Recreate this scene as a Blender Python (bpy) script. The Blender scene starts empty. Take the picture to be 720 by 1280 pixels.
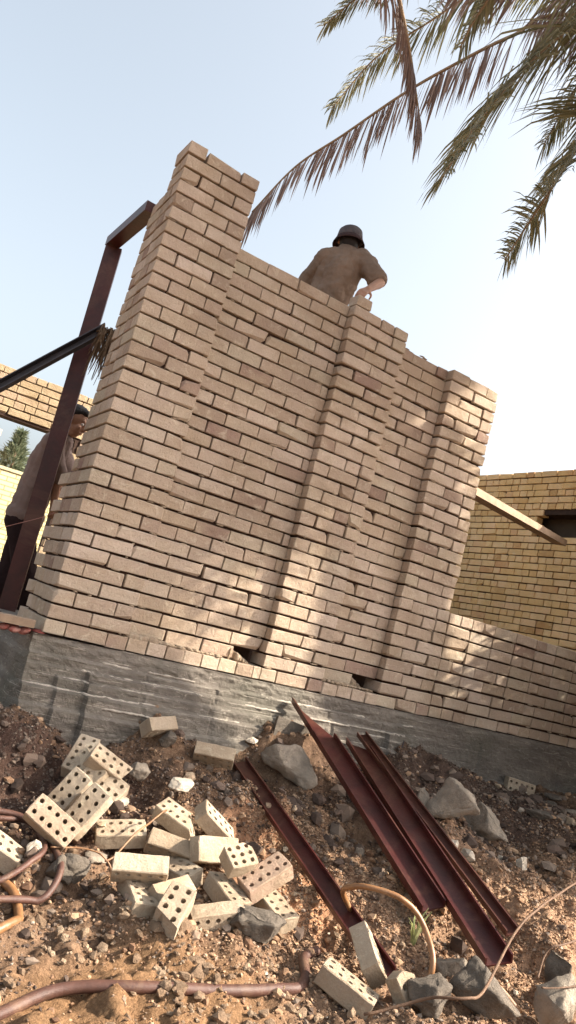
import bpy, bmesh, math, random
import numpy as np
from mathutils import Vector, Matrix, noise as mn
random.seed(11); RNG=np.random.default_rng(5)
S=bpy.context.scene; COL=S.collection
R=math.radians
# ---------------------------------------------------------------- mesh builder
class MB:
    def __init__(s): s.v=[]; s.f=[]
    def add(s,vs,fs):
        n=len(s.v); s.v.extend([tuple(v) for v in vs]); s.f.extend([tuple(i+n for i in f) for f in fs])
    def box(s,c0,c1): s.obox([(a+b)/2 for a,b in zip(c0,c1)],(1,0,0),(0,1,0),[(b-a)/2 for a,b in zip(c0,c1)])
    def obox(s,c,x,y,h):
        c=Vector(c);x=Vector(x).normalized();y=Vector(y);y=(y-x*y.dot(x)).normalized();z=x.cross(y)
        vs=[c+x*h[0]*i+y*h[1]*j+z*h[2]*k for i in(-1,1) for j in(-1,1) for k in(-1,1)]
        s.add(vs,[(0,1,3,2),(4,6,7,5),(0,4,5,1),(2,3,7,6),(0,2,6,4),(1,5,7,3)])
    def brick(s,c0,c1,j=.002,r=None):
        """a worn brick: box with chamfered edges, corners pushed about a little"""
        r=min(r,.006)*.6 if r else random.uniform(.0014,.0035); chip={(random.choice((-1,1)),-1,random.choice((-1,1))):random.uniform(.008,.024)} if random.random()<.22 else {}
        cx=[(a+b)/2 for a,b in zip(c0,c1)]; h=[(b-a)/2 for a,b in zip(c0,c1)]; h[0]+=random.uniform(.0008,.0034); h[1]+=random.uniform(.0,.0016)
        off=Vector((random.uniform(-j,j),random.uniform(-j,j),random.uniform(-j,j)))*.8
        tw=random.uniform(-.012,.012); tl=random.uniform(-.008,.008)
        vs=[];idx={}
        for i in(-1,1):
            for jj in(-1,1):
                for k in(-1,1):
                    q=[random.uniform(-j,j) for _ in range(3)]; rr=chip.get((i,jj,k),r*random.uniform(.6,1.7))
                    for a in range(3):
                        p=[h[0]*i,h[1]*jj,h[2]*k]
                        for b,sg in enumerate((i,jj,k)):
                            if b!=a: p[b]-=sg*rr
                            p[b]+=q[b]
                        x,y,z=p
                        p=Vector((x-y*tw,y+x*tw,z+(x+y)*tl))+off+Vector(cx)
                        idx[(i,jj,k,a)]=len(vs); vs.append(p)
        fs=[]
        for a in range(3):
            b,c=(a+1)%3,(a+2)%3
            for sg in(-1,1):
                q=[]
                for sb,sc in((-1,-1),(1,-1),(1,1),(-1,1)):
                    t=[0,0,0];t[a]=sg;t[b]=sb;t[c]=sc;q.append(idx[(*t,a)])
                fs.append(q if sg>0 else q[::-1])
        for a in range(3):
            b,c=(a+1)%3,(a+2)%3
            for sb in(-1,1):
                for sc in(-1,1):
                    t0=[0,0,0];t0[a]=-1;t0[b]=sb;t0[c]=sc;t1=list(t0);t1[a]=1
                    q=[idx[(*t0,b)],idx[(*t1,b)],idx[(*t1,c)],idx[(*t0,c)]]
                    fs.append(q if sb*sc<0 else q[::-1])
        for i in(-1,1):
            for jj in(-1,1):
                for k in(-1,1):
                    q=[idx[(i,jj,k,0)],idx[(i,jj,k,1)],idx[(i,jj,k,2)]]
                    fs.append(q if i*jj*k>0 else q[::-1])
        s.add(vs,fs)
    def tube(s,pts,rad,n=8,cap=True):
        pts=[Vector(p) for p in pts]; rads=rad if isinstance(rad,(list,tuple)) else [rad]*len(pts)
        prev=None; base=len(s.v); rings=[]
        for i,p in enumerate(pts):
            t=(pts[min(i+1,len(pts)-1)]-pts[max(i-1,0)]).normalized()
            if prev is None: u=t.orthogonal().normalized()
            else: u=(prev-t*prev.dot(t)).normalized()
            prev=u; w=t.cross(u)
            rings.append([p+(u*math.cos(a)+w*math.sin(a))*rads[i] for a in [2*math.pi*k/n for k in range(n)]])
        vs=[v for r_ in rings for v in r_]; fs=[]
        for i in range(len(pts)-1):
            for k in range(n):
                a=i*n+k;b=i*n+(k+1)%n; fs.append((a,b,b+n,a+n))
        if cap: fs.append(tuple(range(n))[::-1]); fs.append(tuple(range((len(pts)-1)*n,len(pts)*n)))
        s.add(vs,fs)
    def ell(s,c,r,x=(1,0,0),y=(0,1,0),nu=14,nv=10):
        c=Vector(c);x=Vector(x).normalized();y=Vector(y);y=(y-x*y.dot(x)).normalized();z=x.cross(y)
        vs=[c+z*r[2]];fs=[]
        for i in range(1,nv):
            th=math.pi*i/nv
            for k in range(nu):
                ph=2*math.pi*k/nu
                vs.append(c+x*r[0]*math.sin(th)*math.cos(ph)+y*r[1]*math.sin(th)*math.sin(ph)+z*r[2]*math.cos(th))
        vs.append(c-z*r[2]); L=len(vs)-1
        for k in range(nu): fs.append((0,1+k,1+(k+1)%nu)); fs.append((L,1+(nv-2)*nu+(k+1)%nu,1+(nv-2)*nu+k))
        for i in range(nv-2):
            for k in range(nu):
                a=1+i*nu+k;b=1+i*nu+(k+1)%nu; fs.append((a,a+nu,b+nu,b))
        s.add(vs,fs)
    def cap(s,p0,p1,r0,r1,n=12):
        """tapered limb with round ends"""
        p0=Vector(p0);p1=Vector(p1);t=(p1-p0).normalized(); pts=[];rs=[]
        for a in (90,60,30,0): pts.append(p0-t*r0*math.sin(R(a))); rs.append(max(r0*math.cos(R(a)),.0005))
        for k in range(1,5): pts.append(p0.lerp(p1,k/5)); rs.append(r0+(r1-r0)*k/5)
        for a in (0,30,60,90): pts.append(p1+t*r1*math.sin(R(a))); rs.append(max(r1*math.cos(R(a)),.0005))
        s.tube(pts,rs,n)
    def build(s,name,mat,parent=None,smooth=False,recalc=True,center=None,**tags):
        me=bpy.data.meshes.new(name)
        vs=s.v
        if center is not None: c=Vector(center); vs=[Vector(v)-c for v in vs]
        me.from_pydata([tuple(v) for v in vs],[],s.f)
        if recalc:
            bm=bmesh.new();bm.from_mesh(me);bmesh.ops.recalc_face_normals(bm,faces=bm.faces);bm.to_mesh(me);bm.free()
        o=bpy.data.objects.new(name,me); COL.objects.link(o)
        if mat: me.materials.append(mat)
        if smooth: me.polygons.foreach_set('use_smooth',[True]*len(me.polygons))
        if center is not None: o.location=center
        if parent:
            o.parent=parent
            if center is None: o.location=-Vector(parent.location)
            else: o.location=Vector(center)-Vector(parent.location)
        for k,v in tags.items(): o[k]=v
        return o
def thing(name,loc,label,category,group=None):
    o=bpy.data.objects.new(name,None); COL.objects.link(o); o.location=loc; o['label']=label; o['category']=category
    if group:o['group']=group
    o.empty_display_size=.05
    return o
def spline(pts,k=8):
    P=[Vector(p) for p in pts]; P=[P[0]*2-P[1]]+P+[P[-1]*2-P[-2]]; out=[]
    for i in range(1,len(P)-2):
        a,b,c,d=P[i-1:i+3]
        for j in range(k):
            t=j/k; out.append(.5*((2*b)+(c-a)*t+(2*a-5*b+4*c-d)*t*t+(3*b-a-3*c+d)*t**3))
    out.append(P[-2]); return out
# ---------------------------------------------------------------- materials
def mat(name,rough=.85,spec=.3):
    m=bpy.data.materials.new(name); m.use_nodes=True; nt=m.node_tree; b=nt.nodes['Principled BSDF']
    b.inputs['Roughness'].default_value=rough; b.inputs['Specular IOR Level'].default_value=spec
    return m,nt,b
def N(nt,t,**k):
    n=nt.nodes.new(t)
    for a,v in k.items():
        if a in ('op','operation'): n.operation=v
        elif a=='blend': n.blend_type=v
        else: n.inputs[a.replace('_',' ')].default_value=v
    return n
def L(nt,a,b): nt.links.new(a,b)
def ramp(nt,fac,stops,interp='LINEAR'):
    r=nt.nodes.new('ShaderNodeValToRGB'); cr=r.color_ramp; cr.interpolation=interp
    while len(cr.elements)<len(stops): cr.elements.new(.5)
    for e,(p,c) in zip(cr.elements,stops): e.position=p; e.color=(*c,1) if len(c)==3 else c
    L(nt,fac,r.inputs[0]); return r.outputs[0]
def mix(nt,fac,a,b,blend='MIX'):
    m=nt.nodes.new('ShaderNodeMix'); m.data_type='RGBA'; m.blend_type=blend
    for s,v in((m.inputs[0],fac),(m.inputs[6],a),(m.inputs[7],b)):
        if isinstance(v,(int,float)): s.default_value=v
        elif isinstance(v,tuple): s.default_value=(*v,1)
        else: L(nt,v,s)
    return m.outputs[2]
def nz(nt,vec,scale,detail=4,rough=.6,dist=0):
    n=nt.nodes.new('ShaderNodeTexNoise'); n.inputs['Scale'].default_value=scale; n.inputs['Detail'].default_value=detail
    n.inputs['Roughness'].default_value=rough; n.inputs['Distortion'].default_value=dist
    if vec: L(nt,vec,n.inputs['Vector'])
    return n.outputs['Fac']
def bump(nt,b,h,st=.5,d=.01,prev=None):
    n=nt.nodes.new('ShaderNodeBump'); n.inputs['Strength'].default_value=st; n.inputs['Distance'].default_value=d
    L(nt,h,n.inputs['Height'])
    if prev: L(nt,prev,n.inputs['Normal'])
    L(nt,n.outputs[0],b.inputs['Normal']); return n.outputs[0]
def objco(nt): return nt.nodes.new('ShaderNodeTexCoord').outputs['Object']
def mapped(nt,v,sc=(1,1,1),rot=(0,0,0)):
    m=nt.nodes.new('ShaderNodeMapping'); m.inputs['Scale'].default_value=sc; m.inputs['Rotation'].default_value=rot; L(nt,v,m.inputs[0]); return m.outputs[0]
def math2(nt,op,a,b):
    m=nt.nodes.new('ShaderNodeMath'); m.operation=op
    for s,v in((m.inputs[0],a),(m.inputs[1],b)):
        if isinstance(v,(int,float)): s.default_value=v
        else: L(nt,v,s)
    return m.outputs[0]
def brick_mat(name,cols,stain,dust,obj_random=False,gran=1.):
    m,nt,b=mat(name,.92,.2); v=objco(nt)
    if obj_random:
        oi=nt.nodes.new('ShaderNodeObjectInfo'); rnd=oi.outputs['Random']
        mv=nt.nodes.new('ShaderNodeVectorMath'); mv.operation='ADD'; L(nt,v,mv.inputs[0])
        cb=nt.nodes.new('ShaderNodeCombineXYZ'); mm=math2(nt,'MULTIPLY',rnd,37.); L(nt,mm,cb.inputs[0]); L(nt,mm,cb.inputs[1]); L(nt,cb.outputs[0],mv.inputs[1]); v=mv.outputs[0]
    else: rnd=nt.nodes.new('ShaderNodeNewGeometry').outputs['Random Per Island']
    c=ramp(nt,rnd,[(p,(q[0],q[1]*.985,q[2]*(1.07 if name=='wall_brick' else 1.))) for p,q in cols])
    big=nz(nt,v,3.0,3); c=mix(nt,ramp(nt,big,[(.42,(0,0,0)),(.7,(1,1,1))]),c,stain,'MIX') if stain else c
    st=nz(nt,v,14,6,.75,.8); c=mix(nt,ramp(nt,st,[(.54,(0,0,0)),(.72,(.75,.75,.75))]),c,dust)
    sc=nz(nt,mapped(nt,v,(1,1,3)),9,8,.85,1.5); c=mix(nt,ramp(nt,sc,[(.24,(.75,.75,.75)),(.42,(0,0,0))]),c,tuple(k*.5 for k in stain))
    wide=nz(nt,v,1.6,3,.6); c=mix(nt,.7,c,ramp(nt,wide,[(.3,(.78,.76,.74)),(.65,(1.08,1.07,1.05))]),'MULTIPLY')
    fine=nz(nt,v,150*gran,3,.8); c=mix(nt,.5,c,ramp(nt,fine,[(.3,(.62,.6,.58)),(.7,(1.0,1.0,1.0))]),'MULTIPLY')
    pit=nz(nt,v,45*gran,5,.75); dk=ramp(nt,pit,[(.26,(.45,.38,.33)),(.36,(1,1,1))]); c=mix(nt,.8,c,dk,'MULTIPLY')
    L(nt,c,b.inputs['Base Color'])
    h=math2(nt,'ADD',math2(nt,'MULTIPLY',nz(nt,v,60*gran,6,.8),1.),math2(nt,'MULTIPLY',nz(nt,v,12,3),1.5))
    bump(nt,b,h,.8,.011); return m
def plain(name,col,var=.25,scale=8,rough=.85,spec=.3,bmp=.4,bd=.01,dust=None,metal=0):
    m,nt,b=mat(name,rough,spec); v=objco(nt)
    f=nz(nt,v,scale,6,.7); lo=tuple(c*(1-var) for c in col); hi=tuple(min(1,c*(1+var)) for c in col)
    c=ramp(nt,f,[(.3,lo),(.7,hi)])
    if dust: c=mix(nt,ramp(nt,nz(nt,v,scale*.4,7,.75,.8),[(.5,(0,0,0)),(.68,(.9,.9,.9))]),c,dust)
    L(nt,c,b.inputs['Base Color']); b.inputs['Metallic'].default_value=metal
    if bmp: bump(nt,b,nz(nt,v,scale*6,6,.75),bmp,bd)
    return m
M={}
M['wall']=brick_mat('wall_brick',[(0,(.31,.215,.155)),(.04,(.40,.31,.215)),(.2,(.58,.475,.345)),(.4,(.50,.395,.28)),(.5,(.62,.51,.375)),(.62,(.52,.45,.31)),(.75,(.64,.53,.40)),(.88,(.52,.42,.285)),(.95,(.44,.335,.24)),(1,(.31,.20,.15))],(.47,.365,.265),(.72,.63,.49))
M['loose']=brick_mat('loose_brick',[(0,(.42,.34,.25)),(.25,(.58,.49,.36)),(.5,(.46,.39,.30)),(.75,(.55,.45,.32)),(.9,(.40,.33,.25)),(1,(.50,.35,.26))],(.33,.245,.165),(.64,.56,.42),True)
M['side']=brick_mat('side_wall_brick',[(0,(.60,.36,.15)),(.08,(.84,.56,.25)),(.5,(.93,.68,.36)),(.9,(.92,.64,.36)),(1,(.68,.38,.17))],(.82,.56,.25),(.88,.70,.42))
M['far']=brick_mat('rear_wall_brick',[(0,(.26,.19,.11)),(.1,(.40,.31,.19)),(.5,(.45,.355,.23)),(1,(.42,.30,.21))],(.40,.30,.18),(.50,.42,.29))
M['mortar']=plain('dark_joint',(.042,.022,.014),.4,30)
M['mud']=plain('mortar_splat',(.34,.26,.18),.35,40,bmp=.8,dust=(.5,.42,.32))
def concrete():
    m,nt,b=mat('plinth_concrete',.9,.25); v=objco(nt)
    a=nz(nt,mapped(nt,v,(1,1,4)),2.2,7,.7,.5)
    c=ramp(nt,a,[(.3,(.105,.09,.075)),(.5,(.165,.143,.12)),(.7,(.235,.205,.17))])
    g=nz(nt,v,1.1,3); c=mix(nt,ramp(nt,g,[(.5,(0,0,0)),(.7,(.6,.6,.6))]),c,(.11,.108,.08))
    s=nz(nt,mapped(nt,v,(3,3,9)),3,8,.8,1.6); c=mix(nt,ramp(nt,s,[(.55,(0,0,0)),(.66,(.9,.9,.9))]),c,(.36,.32,.265))
    q=nz(nt,mapped(nt,v,(.8,.8,34)),4,5,.7,.35); c=mix(nt,ramp(nt,q,[(.60,(0,0,0)),(.66,(.85,.85,.85))]),c,(.42,.375,.31)); d2=nz(nt,mapped(nt,v,(1.1,1.1,26)),3,5,.8,.5); c=mix(nt,ramp(nt,d2,[(.34,(.85,.85,.85)),(.40,(0,0,0))]),c,(.06,.048,.038))  # pale horizontal streaks paint the sunlit ledge lines into the concrete colour
    L(nt,c,b.inputs['Base Color'])
    h=math2(nt,'ADD',nz(nt,v,55,7,.8),math2(nt,'MULTIPLY',nz(nt,v,14,5,.7),2.)); bump(nt,b,h,.8,.012); return m
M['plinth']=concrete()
M['ridge']=plain('sunlit_cement_ridge',(.46,.41,.345),.3,20,bmp=.8,dust=(.28,.245,.205))  # pale cement, with the brightness of sunlit ledges put into its colour
M['rock']=plain('concrete_lump',(.27,.225,.175),.35,9,bmp=.9,bd=.015,dust=(.36,.29,.215))
M['rockdark']=plain('dark_stone',(.115,.095,.075),.35,9,bmp=.9,bd=.015,dust=(.22,.175,.13))
M['rockpale']=plain('pale_rubble',(.50,.43,.34),.25,12,bmp=.8,bd=.01,dust=(.66,.60,.50))
M['rocktan']=plain('tan_rubble',(.45,.33,.22),.25,12,bmp=.8,bd=.01,dust=(.58,.47,.34))
M['clod']=plain('earth_clod',(.22,.145,.09),.3,12,bmp=1,bd=.015,dust=(.42,.32,.22))
M['steel']=plain('red_primer',(.05,.008,.006),.45,6,.45,.45,.4,.004,dust=(.11,.045,.028))
M['rust']=plain('brown_steel',(.06,.018,.011),.4,7,.55,.35,.3,.003,dust=(.12,.055,.03))
M['darksteel']=plain('dark_tube',(.045,.04,.045),.3,9,.5,.4,.2,.003)
M['hosered']=plain('old_hose',(.085,.038,.026),.35,12,.55,.45,.5,.005,dust=(.17,.10,.06))
M['hosetan']=plain('tan_hose',(.22,.105,.042),.35,12,.45,.5,.3,.003,dust=(.32,.20,.11))
M['wire']=plain('rusty_wire',(.13,.075,.045),.3,20,.7)
M['wood']=plain('raw_timber',(.33,.235,.16),.3,5,bmp=.5,bd=.006,dust=(.25,.17,.12))
M['timberdark']=plain('scaffold_board',(.30,.22,.14),.3,5)
M['skin']=plain('skin',(.36,.20,.13),.12,20,.6,.35,.15,.002)
M['shirt_tan']=plain('brown_shirt',(.225,.165,.125),.2,6,.95,.1,.5,.008)
M['shirt_grey']=plain('mauve_grey_shirt',(.21,.155,.135),.15,6,.95,.1,.5,.008)
M['pants']=plain('dark_trousers',(.025,.015,.015),.3,8,.95,.1)
M['hat']=plain('hat_cloth',(.11,.10,.105),.2,20,.95,.1,.4,.003)
M['hatdark']=plain('hat_brim_cloth',(.055,.035,.035),.2,20,.95,.1,.4,.003)
M['hair']=plain('black_hair',(.015,.011,.010),.3,60,.6,.4,.8,.006)
M['eye']=plain('eye_white',(.7,.68,.65),.02,5,.3,.5,0)
M['shoe']=plain('dusty_shoe',(.12,.09,.07),.3,20)
M['string']=plain('pink_string',(.45,.22,.18),.1,20)
M['void']=plain('painted_opening_shade',(.06,.045,.03),.2,5)
M['bark']=plain('palm_bark',(.20,.14,.09),.4,14,bmp=1,bd=.03)
M['cloth']=plain('red_sack',(.30,.09,.075),.35,14,.95,.1,.9,.01,dust=(.5,.3,.25))
def leaf(name,a,b_,trans=.25):
    m,nt,b=mat(name,.55,.35)
    rnd=nt.nodes.new('ShaderNodeNewGeometry').outputs['Random Per Island']
    c=ramp(nt,rnd,[(0,a),(1,b_)]); L(nt,c,b.inputs['Base Color'])
    tr=nt.nodes.new('ShaderNodeBsdfTranslucent'); L(nt,c,tr.inputs[0]); ms=nt.nodes.new('ShaderNodeMixShader'); ms.inputs[0].default_value=trans
    L(nt,b.outputs[0],ms.inputs[1]); L(nt,tr.outputs[0],ms.inputs[2]); L(nt,ms.outputs[0],nt.nodes['Material Output'].inputs[0]); return m
M['leaf']=leaf('palm_leaflet',(.125,.125,.06),(.32,.29,.165),.3)
M['leafdry']=leaf('dry_palm_leaflet',(.15,.10,.08),(.31,.215,.17),.25)
M['leaffar']=leaf('grey_green_leaf',(.10,.13,.075),(.19,.21,.13))
M['sprout']=leaf('pale_green_leaf',(.30,.34,.13),(.42,.42,.2))
M['rachis']=plain('frond_stem',(.26,.17,.09),.25,10,.6)
def soil():
    m,nt,b=mat('soil',.95,.12); v=objco(nt)
    f=nz(nt,v,9,8,.75,.4); c=ramp(nt,f,[(.28,(.075,.045,.03)),(.45,(.165,.105,.067)),(.6,(.26,.17,.11)),(.78,(.36,.25,.165))])
    sx=nt.nodes.new('ShaderNodeSeparateXYZ'); L(nt,v,sx.inputs[0])
    wob=math2(nt,'MULTIPLY',math2(nt,'SUBTRACT',nz(nt,v,2.4,4),.5),1.1)
    # dark earth along the plinth on the left, yellow clay mound at lower left, orange grit on the right
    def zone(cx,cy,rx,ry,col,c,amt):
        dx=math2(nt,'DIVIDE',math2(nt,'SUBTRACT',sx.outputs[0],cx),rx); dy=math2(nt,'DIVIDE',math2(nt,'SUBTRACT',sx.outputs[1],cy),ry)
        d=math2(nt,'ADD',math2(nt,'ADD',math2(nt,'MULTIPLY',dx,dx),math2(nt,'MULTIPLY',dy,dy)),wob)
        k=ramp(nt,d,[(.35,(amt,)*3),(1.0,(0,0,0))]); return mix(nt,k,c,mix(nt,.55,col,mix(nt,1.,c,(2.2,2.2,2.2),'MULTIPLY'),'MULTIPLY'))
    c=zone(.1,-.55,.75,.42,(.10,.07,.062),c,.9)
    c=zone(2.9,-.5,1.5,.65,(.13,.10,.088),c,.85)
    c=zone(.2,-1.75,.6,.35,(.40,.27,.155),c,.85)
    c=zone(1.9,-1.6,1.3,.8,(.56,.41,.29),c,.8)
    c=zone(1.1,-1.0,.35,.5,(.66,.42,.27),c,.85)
    pt=nz(nt,v,30,7,.8,1.2); c=mix(nt,.75,c,ramp(nt,pt,[(.36,(.45,.40,.37)),(.5,(1,1,1)),(.66,(1.3,1.27,1.22))]),'MULTIPLY')
    sp=nz(nt,v,170,3,.7); c=mix(nt,.6,c,ramp(nt,sp,[(.32,(.5,.46,.44)),(.66,(1.25,1.22,1.2))]),'MULTIPLY')
    L(nt,c,b.inputs['Base Color'])
    h=math2(nt,'ADD',math2(nt,'MULTIPLY',nz(nt,v,70,6,.8),1.),math2(nt,'MULTIPLY',nz(nt,v,22,5,.7),1.6)); bump(nt,b,h,.9,.014); return m
M['soil']=soil()
def gravelmat(name,stops):
    m,nt,b=mat(name,.95,.15); rnd=nt.nodes.new('ShaderNodeNewGeometry').outputs['Random Per Island']
    c=ramp(nt,rnd,stops); c=mix(nt,.5,c,ramp(nt,nz(nt,objco(nt),200,3),[(.3,(.6,.6,.6)),(.7,(1.1,1.1,1.1))]),'MULTIPLY'); L(nt,c,b.inputs['Base Color']); return m
M['grit']=gravelmat('grit',[(0,(.14,.08,.05)),(.4,(.31,.19,.115)),(.8,(.42,.28,.175)),(.97,(.28,.21,.16)),(1,(.55,.46,.36))])
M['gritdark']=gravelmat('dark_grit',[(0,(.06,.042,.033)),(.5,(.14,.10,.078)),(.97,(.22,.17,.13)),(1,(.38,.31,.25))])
# ---------------------------------------------------------------- survey data (metres)
CP=[(-1,-.1,-.5),(0,-.08,-.45),(.78,-.12,-.32),(1.5,-.12,-.245),(2.7,-.12,-.27),(4.4,-.08,-.34),(7,-.1,-.35),
(.35,-.45,-.62),(0,-.75,-.82),(1.2,-.5,-.55),(2.2,-.7,-.42),(3.4,-.5,-.42),(5,-1,-.5),
(.4,-1.2,-.86),(-.3,-1.1,-.88),(1.05,-1,-.78),(1.7,-1.1,-.68),(2.6,-1.3,-.6),(4,-1.8,-.65),
(0,-1.7,-1.0),(.6,-2,-1.0),(1.1,-1.7,-.92),(1.6,-1.8,-.82),(1.6,-2.4,-.9),(2.6,-2.4,-.8),
(-.6,-2.2,-1.15),(.2,-3,-1.2),(1,-3.4,-1.2),(-1,-4.1,-1.3),(2,-4,-1.1),(4,-4,-.9),(-2.5,-1,-1),(-3,-3,-1.2),(7,-3,-.8),(-2.5,.5,-.7),(-6,-5,-1.2),(8,-8,-1.1)]

ROCK={
'R01':((1.404, -0.495, -0.521),0.342,0.253),
'R02':((2.15, -0.993, -0.496),0.319,0.349),
'R03':((2.499, -0.92, -0.506),0.253,0.276),
'R04':((0.741, -1.519, -0.898),0.254,0.149),
'R05':((0.055, -1.122, -0.857),0.106,0.187),
'R05b':((0.114, -1.098, -0.851),0.152,0.165),
'R06':((0.252, -0.959, -0.83),0.101,0.095),
'R07':((1.2, -2.039, -0.899),0.177,0.186),
'R08':((1.418, -2.108, -0.869),0.247,0.227),
'R09':((1.768, -2.128, -0.87),0.199,0.276),
'R10':((1.555, -1.821, -0.825),0.162,0.117),
'R11':((0.714, -0.349, -0.418),0.212,0.153),
'R13':((1.219, -1.852, -0.907),0.137,0.134),
'R14':((0.432, -1.521, -0.9),0.085,0.082),
'R15':((1.309, -1.165, -0.756),0.116,0.105),
'R16':((1.593, -1.012, -0.68),0.073,0.073),
'R17':((1.282, -0.231, -0.379),0.102,0.102),
'R18':((0.385, -0.041, -0.477),0.113,0.087),
'R19':((0.55, -0.48, -0.605),0.088,0.152),
'R20':((0.829, -0.479, -0.508),0.104,0.062),
'R21':((2.165, -1.183, -0.592),0.100,0.125),
'R22':((2.13, -1.108, -0.574),0.064,0.085),
'R23':((2.562, -1.079, -0.589),0.116,0.072),
'R24':((2.565, -1.207, -0.599),0.096,0.105),
'R25':((2.439, -1.229, -0.597),0.060,0.073),
'R26':((3.74, -0.364, -0.415),0.133,0.127),
'R27':((3.042, -0.857, -0.469),0.124,0.134),
'R28':((3.459, -0.796, -0.424),0.089,0.094),
'R29':((3.839, -0.327, -0.406),0.117,0.105),
'R30':((3.905, -0.445, -0.406),0.127,0.075),
'R31':((1.342, -0.736, -0.6),0.125,0.083),
'R32':((1.238, -0.885, -0.741),0.067,0.059),
'R33':((0.387, -0.711, -0.687),0.092,0.085),
'R34':((-0.031, -1.029, -0.851),0.076,0.089),
'R35':((0.707, -0.645, -0.629),0.173,0.094),
'R36':((0.611, -0.636, -0.634),0.066,0.070),
'R37':((0.286, -0.856, -0.794),0.063,0.045),
'R38':((3.44, -0.151, -0.413),0.093,0.058),
'R39':((4.105, 0.023, -0.345),0.088,0.069),
'R40':((1.094, -1.258, -0.798),0.057,0.042),
'R41':((1.218, -0.754, -0.634),0.082,0.082),
'R42':((2.06, -0.858, -0.457),0.133,0.200),
'R43':((3.085, -1.013, -0.513),0.087,0.067),
'R44':((2.06, -1.233, -0.635),0.082,0.065),
}
PATH={
'hoseA':[(-0.221, -0.578, -0.78),(-0.011, -0.61, -0.801),(0.063, -0.787, -0.817),(0.087, -1.028, -0.835),(0.03, -1.142, -0.861),(-0.048, -1.155, -0.871),(-0.152, -1.165, -0.88),(-0.267, -1.17, -0.883)],
'hoseB':[(-0.221, -0.621, -0.799),(-0.083, -0.627, -0.805),(0.021, -0.638, -0.806),(0.05, -0.802, -0.818),(0.021, -0.969, -0.831),(-0.045, -1.044, -0.858),(-0.126, -1.089, -0.873),(-0.232, -1.121, -0.883)],
'hoseC':[(-0.248, -1.009, -0.877),(-0.142, -1.091, -0.873),(-0.102, -1.182, -0.88),(-0.104, -1.294, -0.893),(-0.145, -1.348, -0.913),(-0.219, -1.398, -0.923),(-0.315, -1.437, -0.924)],
'hoseD':[(-0.308, -1.785, -1.012),(-0.049, -1.664, -1.0),(0.199, -1.734, -0.993),(0.447, -1.769, -0.984),(0.7, -1.772, -0.977),(0.819, -1.774, -0.946),(0.894, -1.703, -0.925),(0.945, -1.606, -0.917),(1.04, -1.555, -0.915)],
'hoseE':[(1.308, -1.405, -0.834),(1.312, -1.311, -0.79),(1.351, -1.269, -0.758),(1.439, -1.298, -0.734),(1.565, -1.38, -0.733),(1.633, -1.49, -0.787),(1.561, -1.663, -0.824),(1.458, -1.778, -0.831),(1.385, -1.838, -0.852)],
'hoseF':[(1.273, -2.001, -0.887),(1.419, -1.928, -0.844),(1.581, -1.836, -0.824),(1.669, -1.839, -0.823),(1.728, -1.917, -0.824),(1.731, -2.01, -0.836)],
'wireA':[(0.976, -1.967, -0.937),(1.243, -1.948, -0.895),(1.439, -1.985, -0.843),(1.616, -1.913, -0.825),(2.033, -1.669, -0.765),(2.316, -1.583, -0.634),(3.043, -1.277, -0.586)],
'wireB':[(1.987, -1.867, -0.811),(2.086, -1.811, -0.782),(2.185, -1.813, -0.757),(2.439, -1.749, -0.666)],
'wireC':[(1.913, -1.95, -0.825),(2.008, -1.97, -0.819),(2.186, -1.969, -0.793)],
'wireD':[(0.324, -0.899, -0.806),(0.397, -0.852, -0.774),(0.491, -0.776, -0.716),(0.602, -0.675, -0.648),(0.69, -0.604, -0.605)],
'wireE':[(0.081, -0.866, -0.819),(0.199, -0.865, -0.804),(0.3, -0.896, -0.808),(0.349, -0.932, -0.825),(0.272, -1.07, -0.855)],
}
FROND={
'F1':[(2.416, -0.306, 5.333),(2.005, -0.134, 4.985),(1.632, 0.03, 4.561),(1.358, 0.128, 4.207),(1.066, 0.248, 3.778),(0.834, 0.376, 3.449),(0.657, 0.486, 3.043)],
'F2':[(0.859, -0.163, 4.822),(0.955, -0.268, 4.447),(1.076, -0.337, 4.125),(1.242, -0.408, 3.664)],
'F3':[(2.347, 0.16, 6.208),(1.997, 0.425, 5.793),(1.747, 0.625, 5.442),(1.456, 0.857, 5.031),(1.277, 1.04, 4.544)],
'F4':[(1.517, 0.255, 5.645),(1.265, 0.441, 5.376),(1.055, 0.596, 5.152),(0.892, 0.736, 4.865)],
'F5':[(2.089, -0.947, 4.736),(1.825, -0.858, 4.399),(1.624, -0.8, 4.037),(1.451, -0.747, 3.618),(1.305, -0.7, 3.139)],
'F6':[(2.731, -0.736, 4.802),(2.497, -0.628, 4.258),(2.322, -0.554, 3.719),(2.257, -0.47, 3.44),(2.197, -0.389, 3.162)],
'F7':[(3.263, -0.301, 5.935),(3.013, -0.102, 5.584),(2.891, 0.031, 5.204),(2.807, 0.165, 4.697)],
'F9':[(2.66, -1.257, 5.367),(2.443, -1.096, 5.135),(2.331, -0.962, 4.713),(2.182, -0.814, 4.335)],
'F8':[(1.285, -0.849, 4.741),(1.29, -0.799, 4.436),(1.24, -0.725, 4.166),(1.222, -0.687, 4.008)],
}
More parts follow.
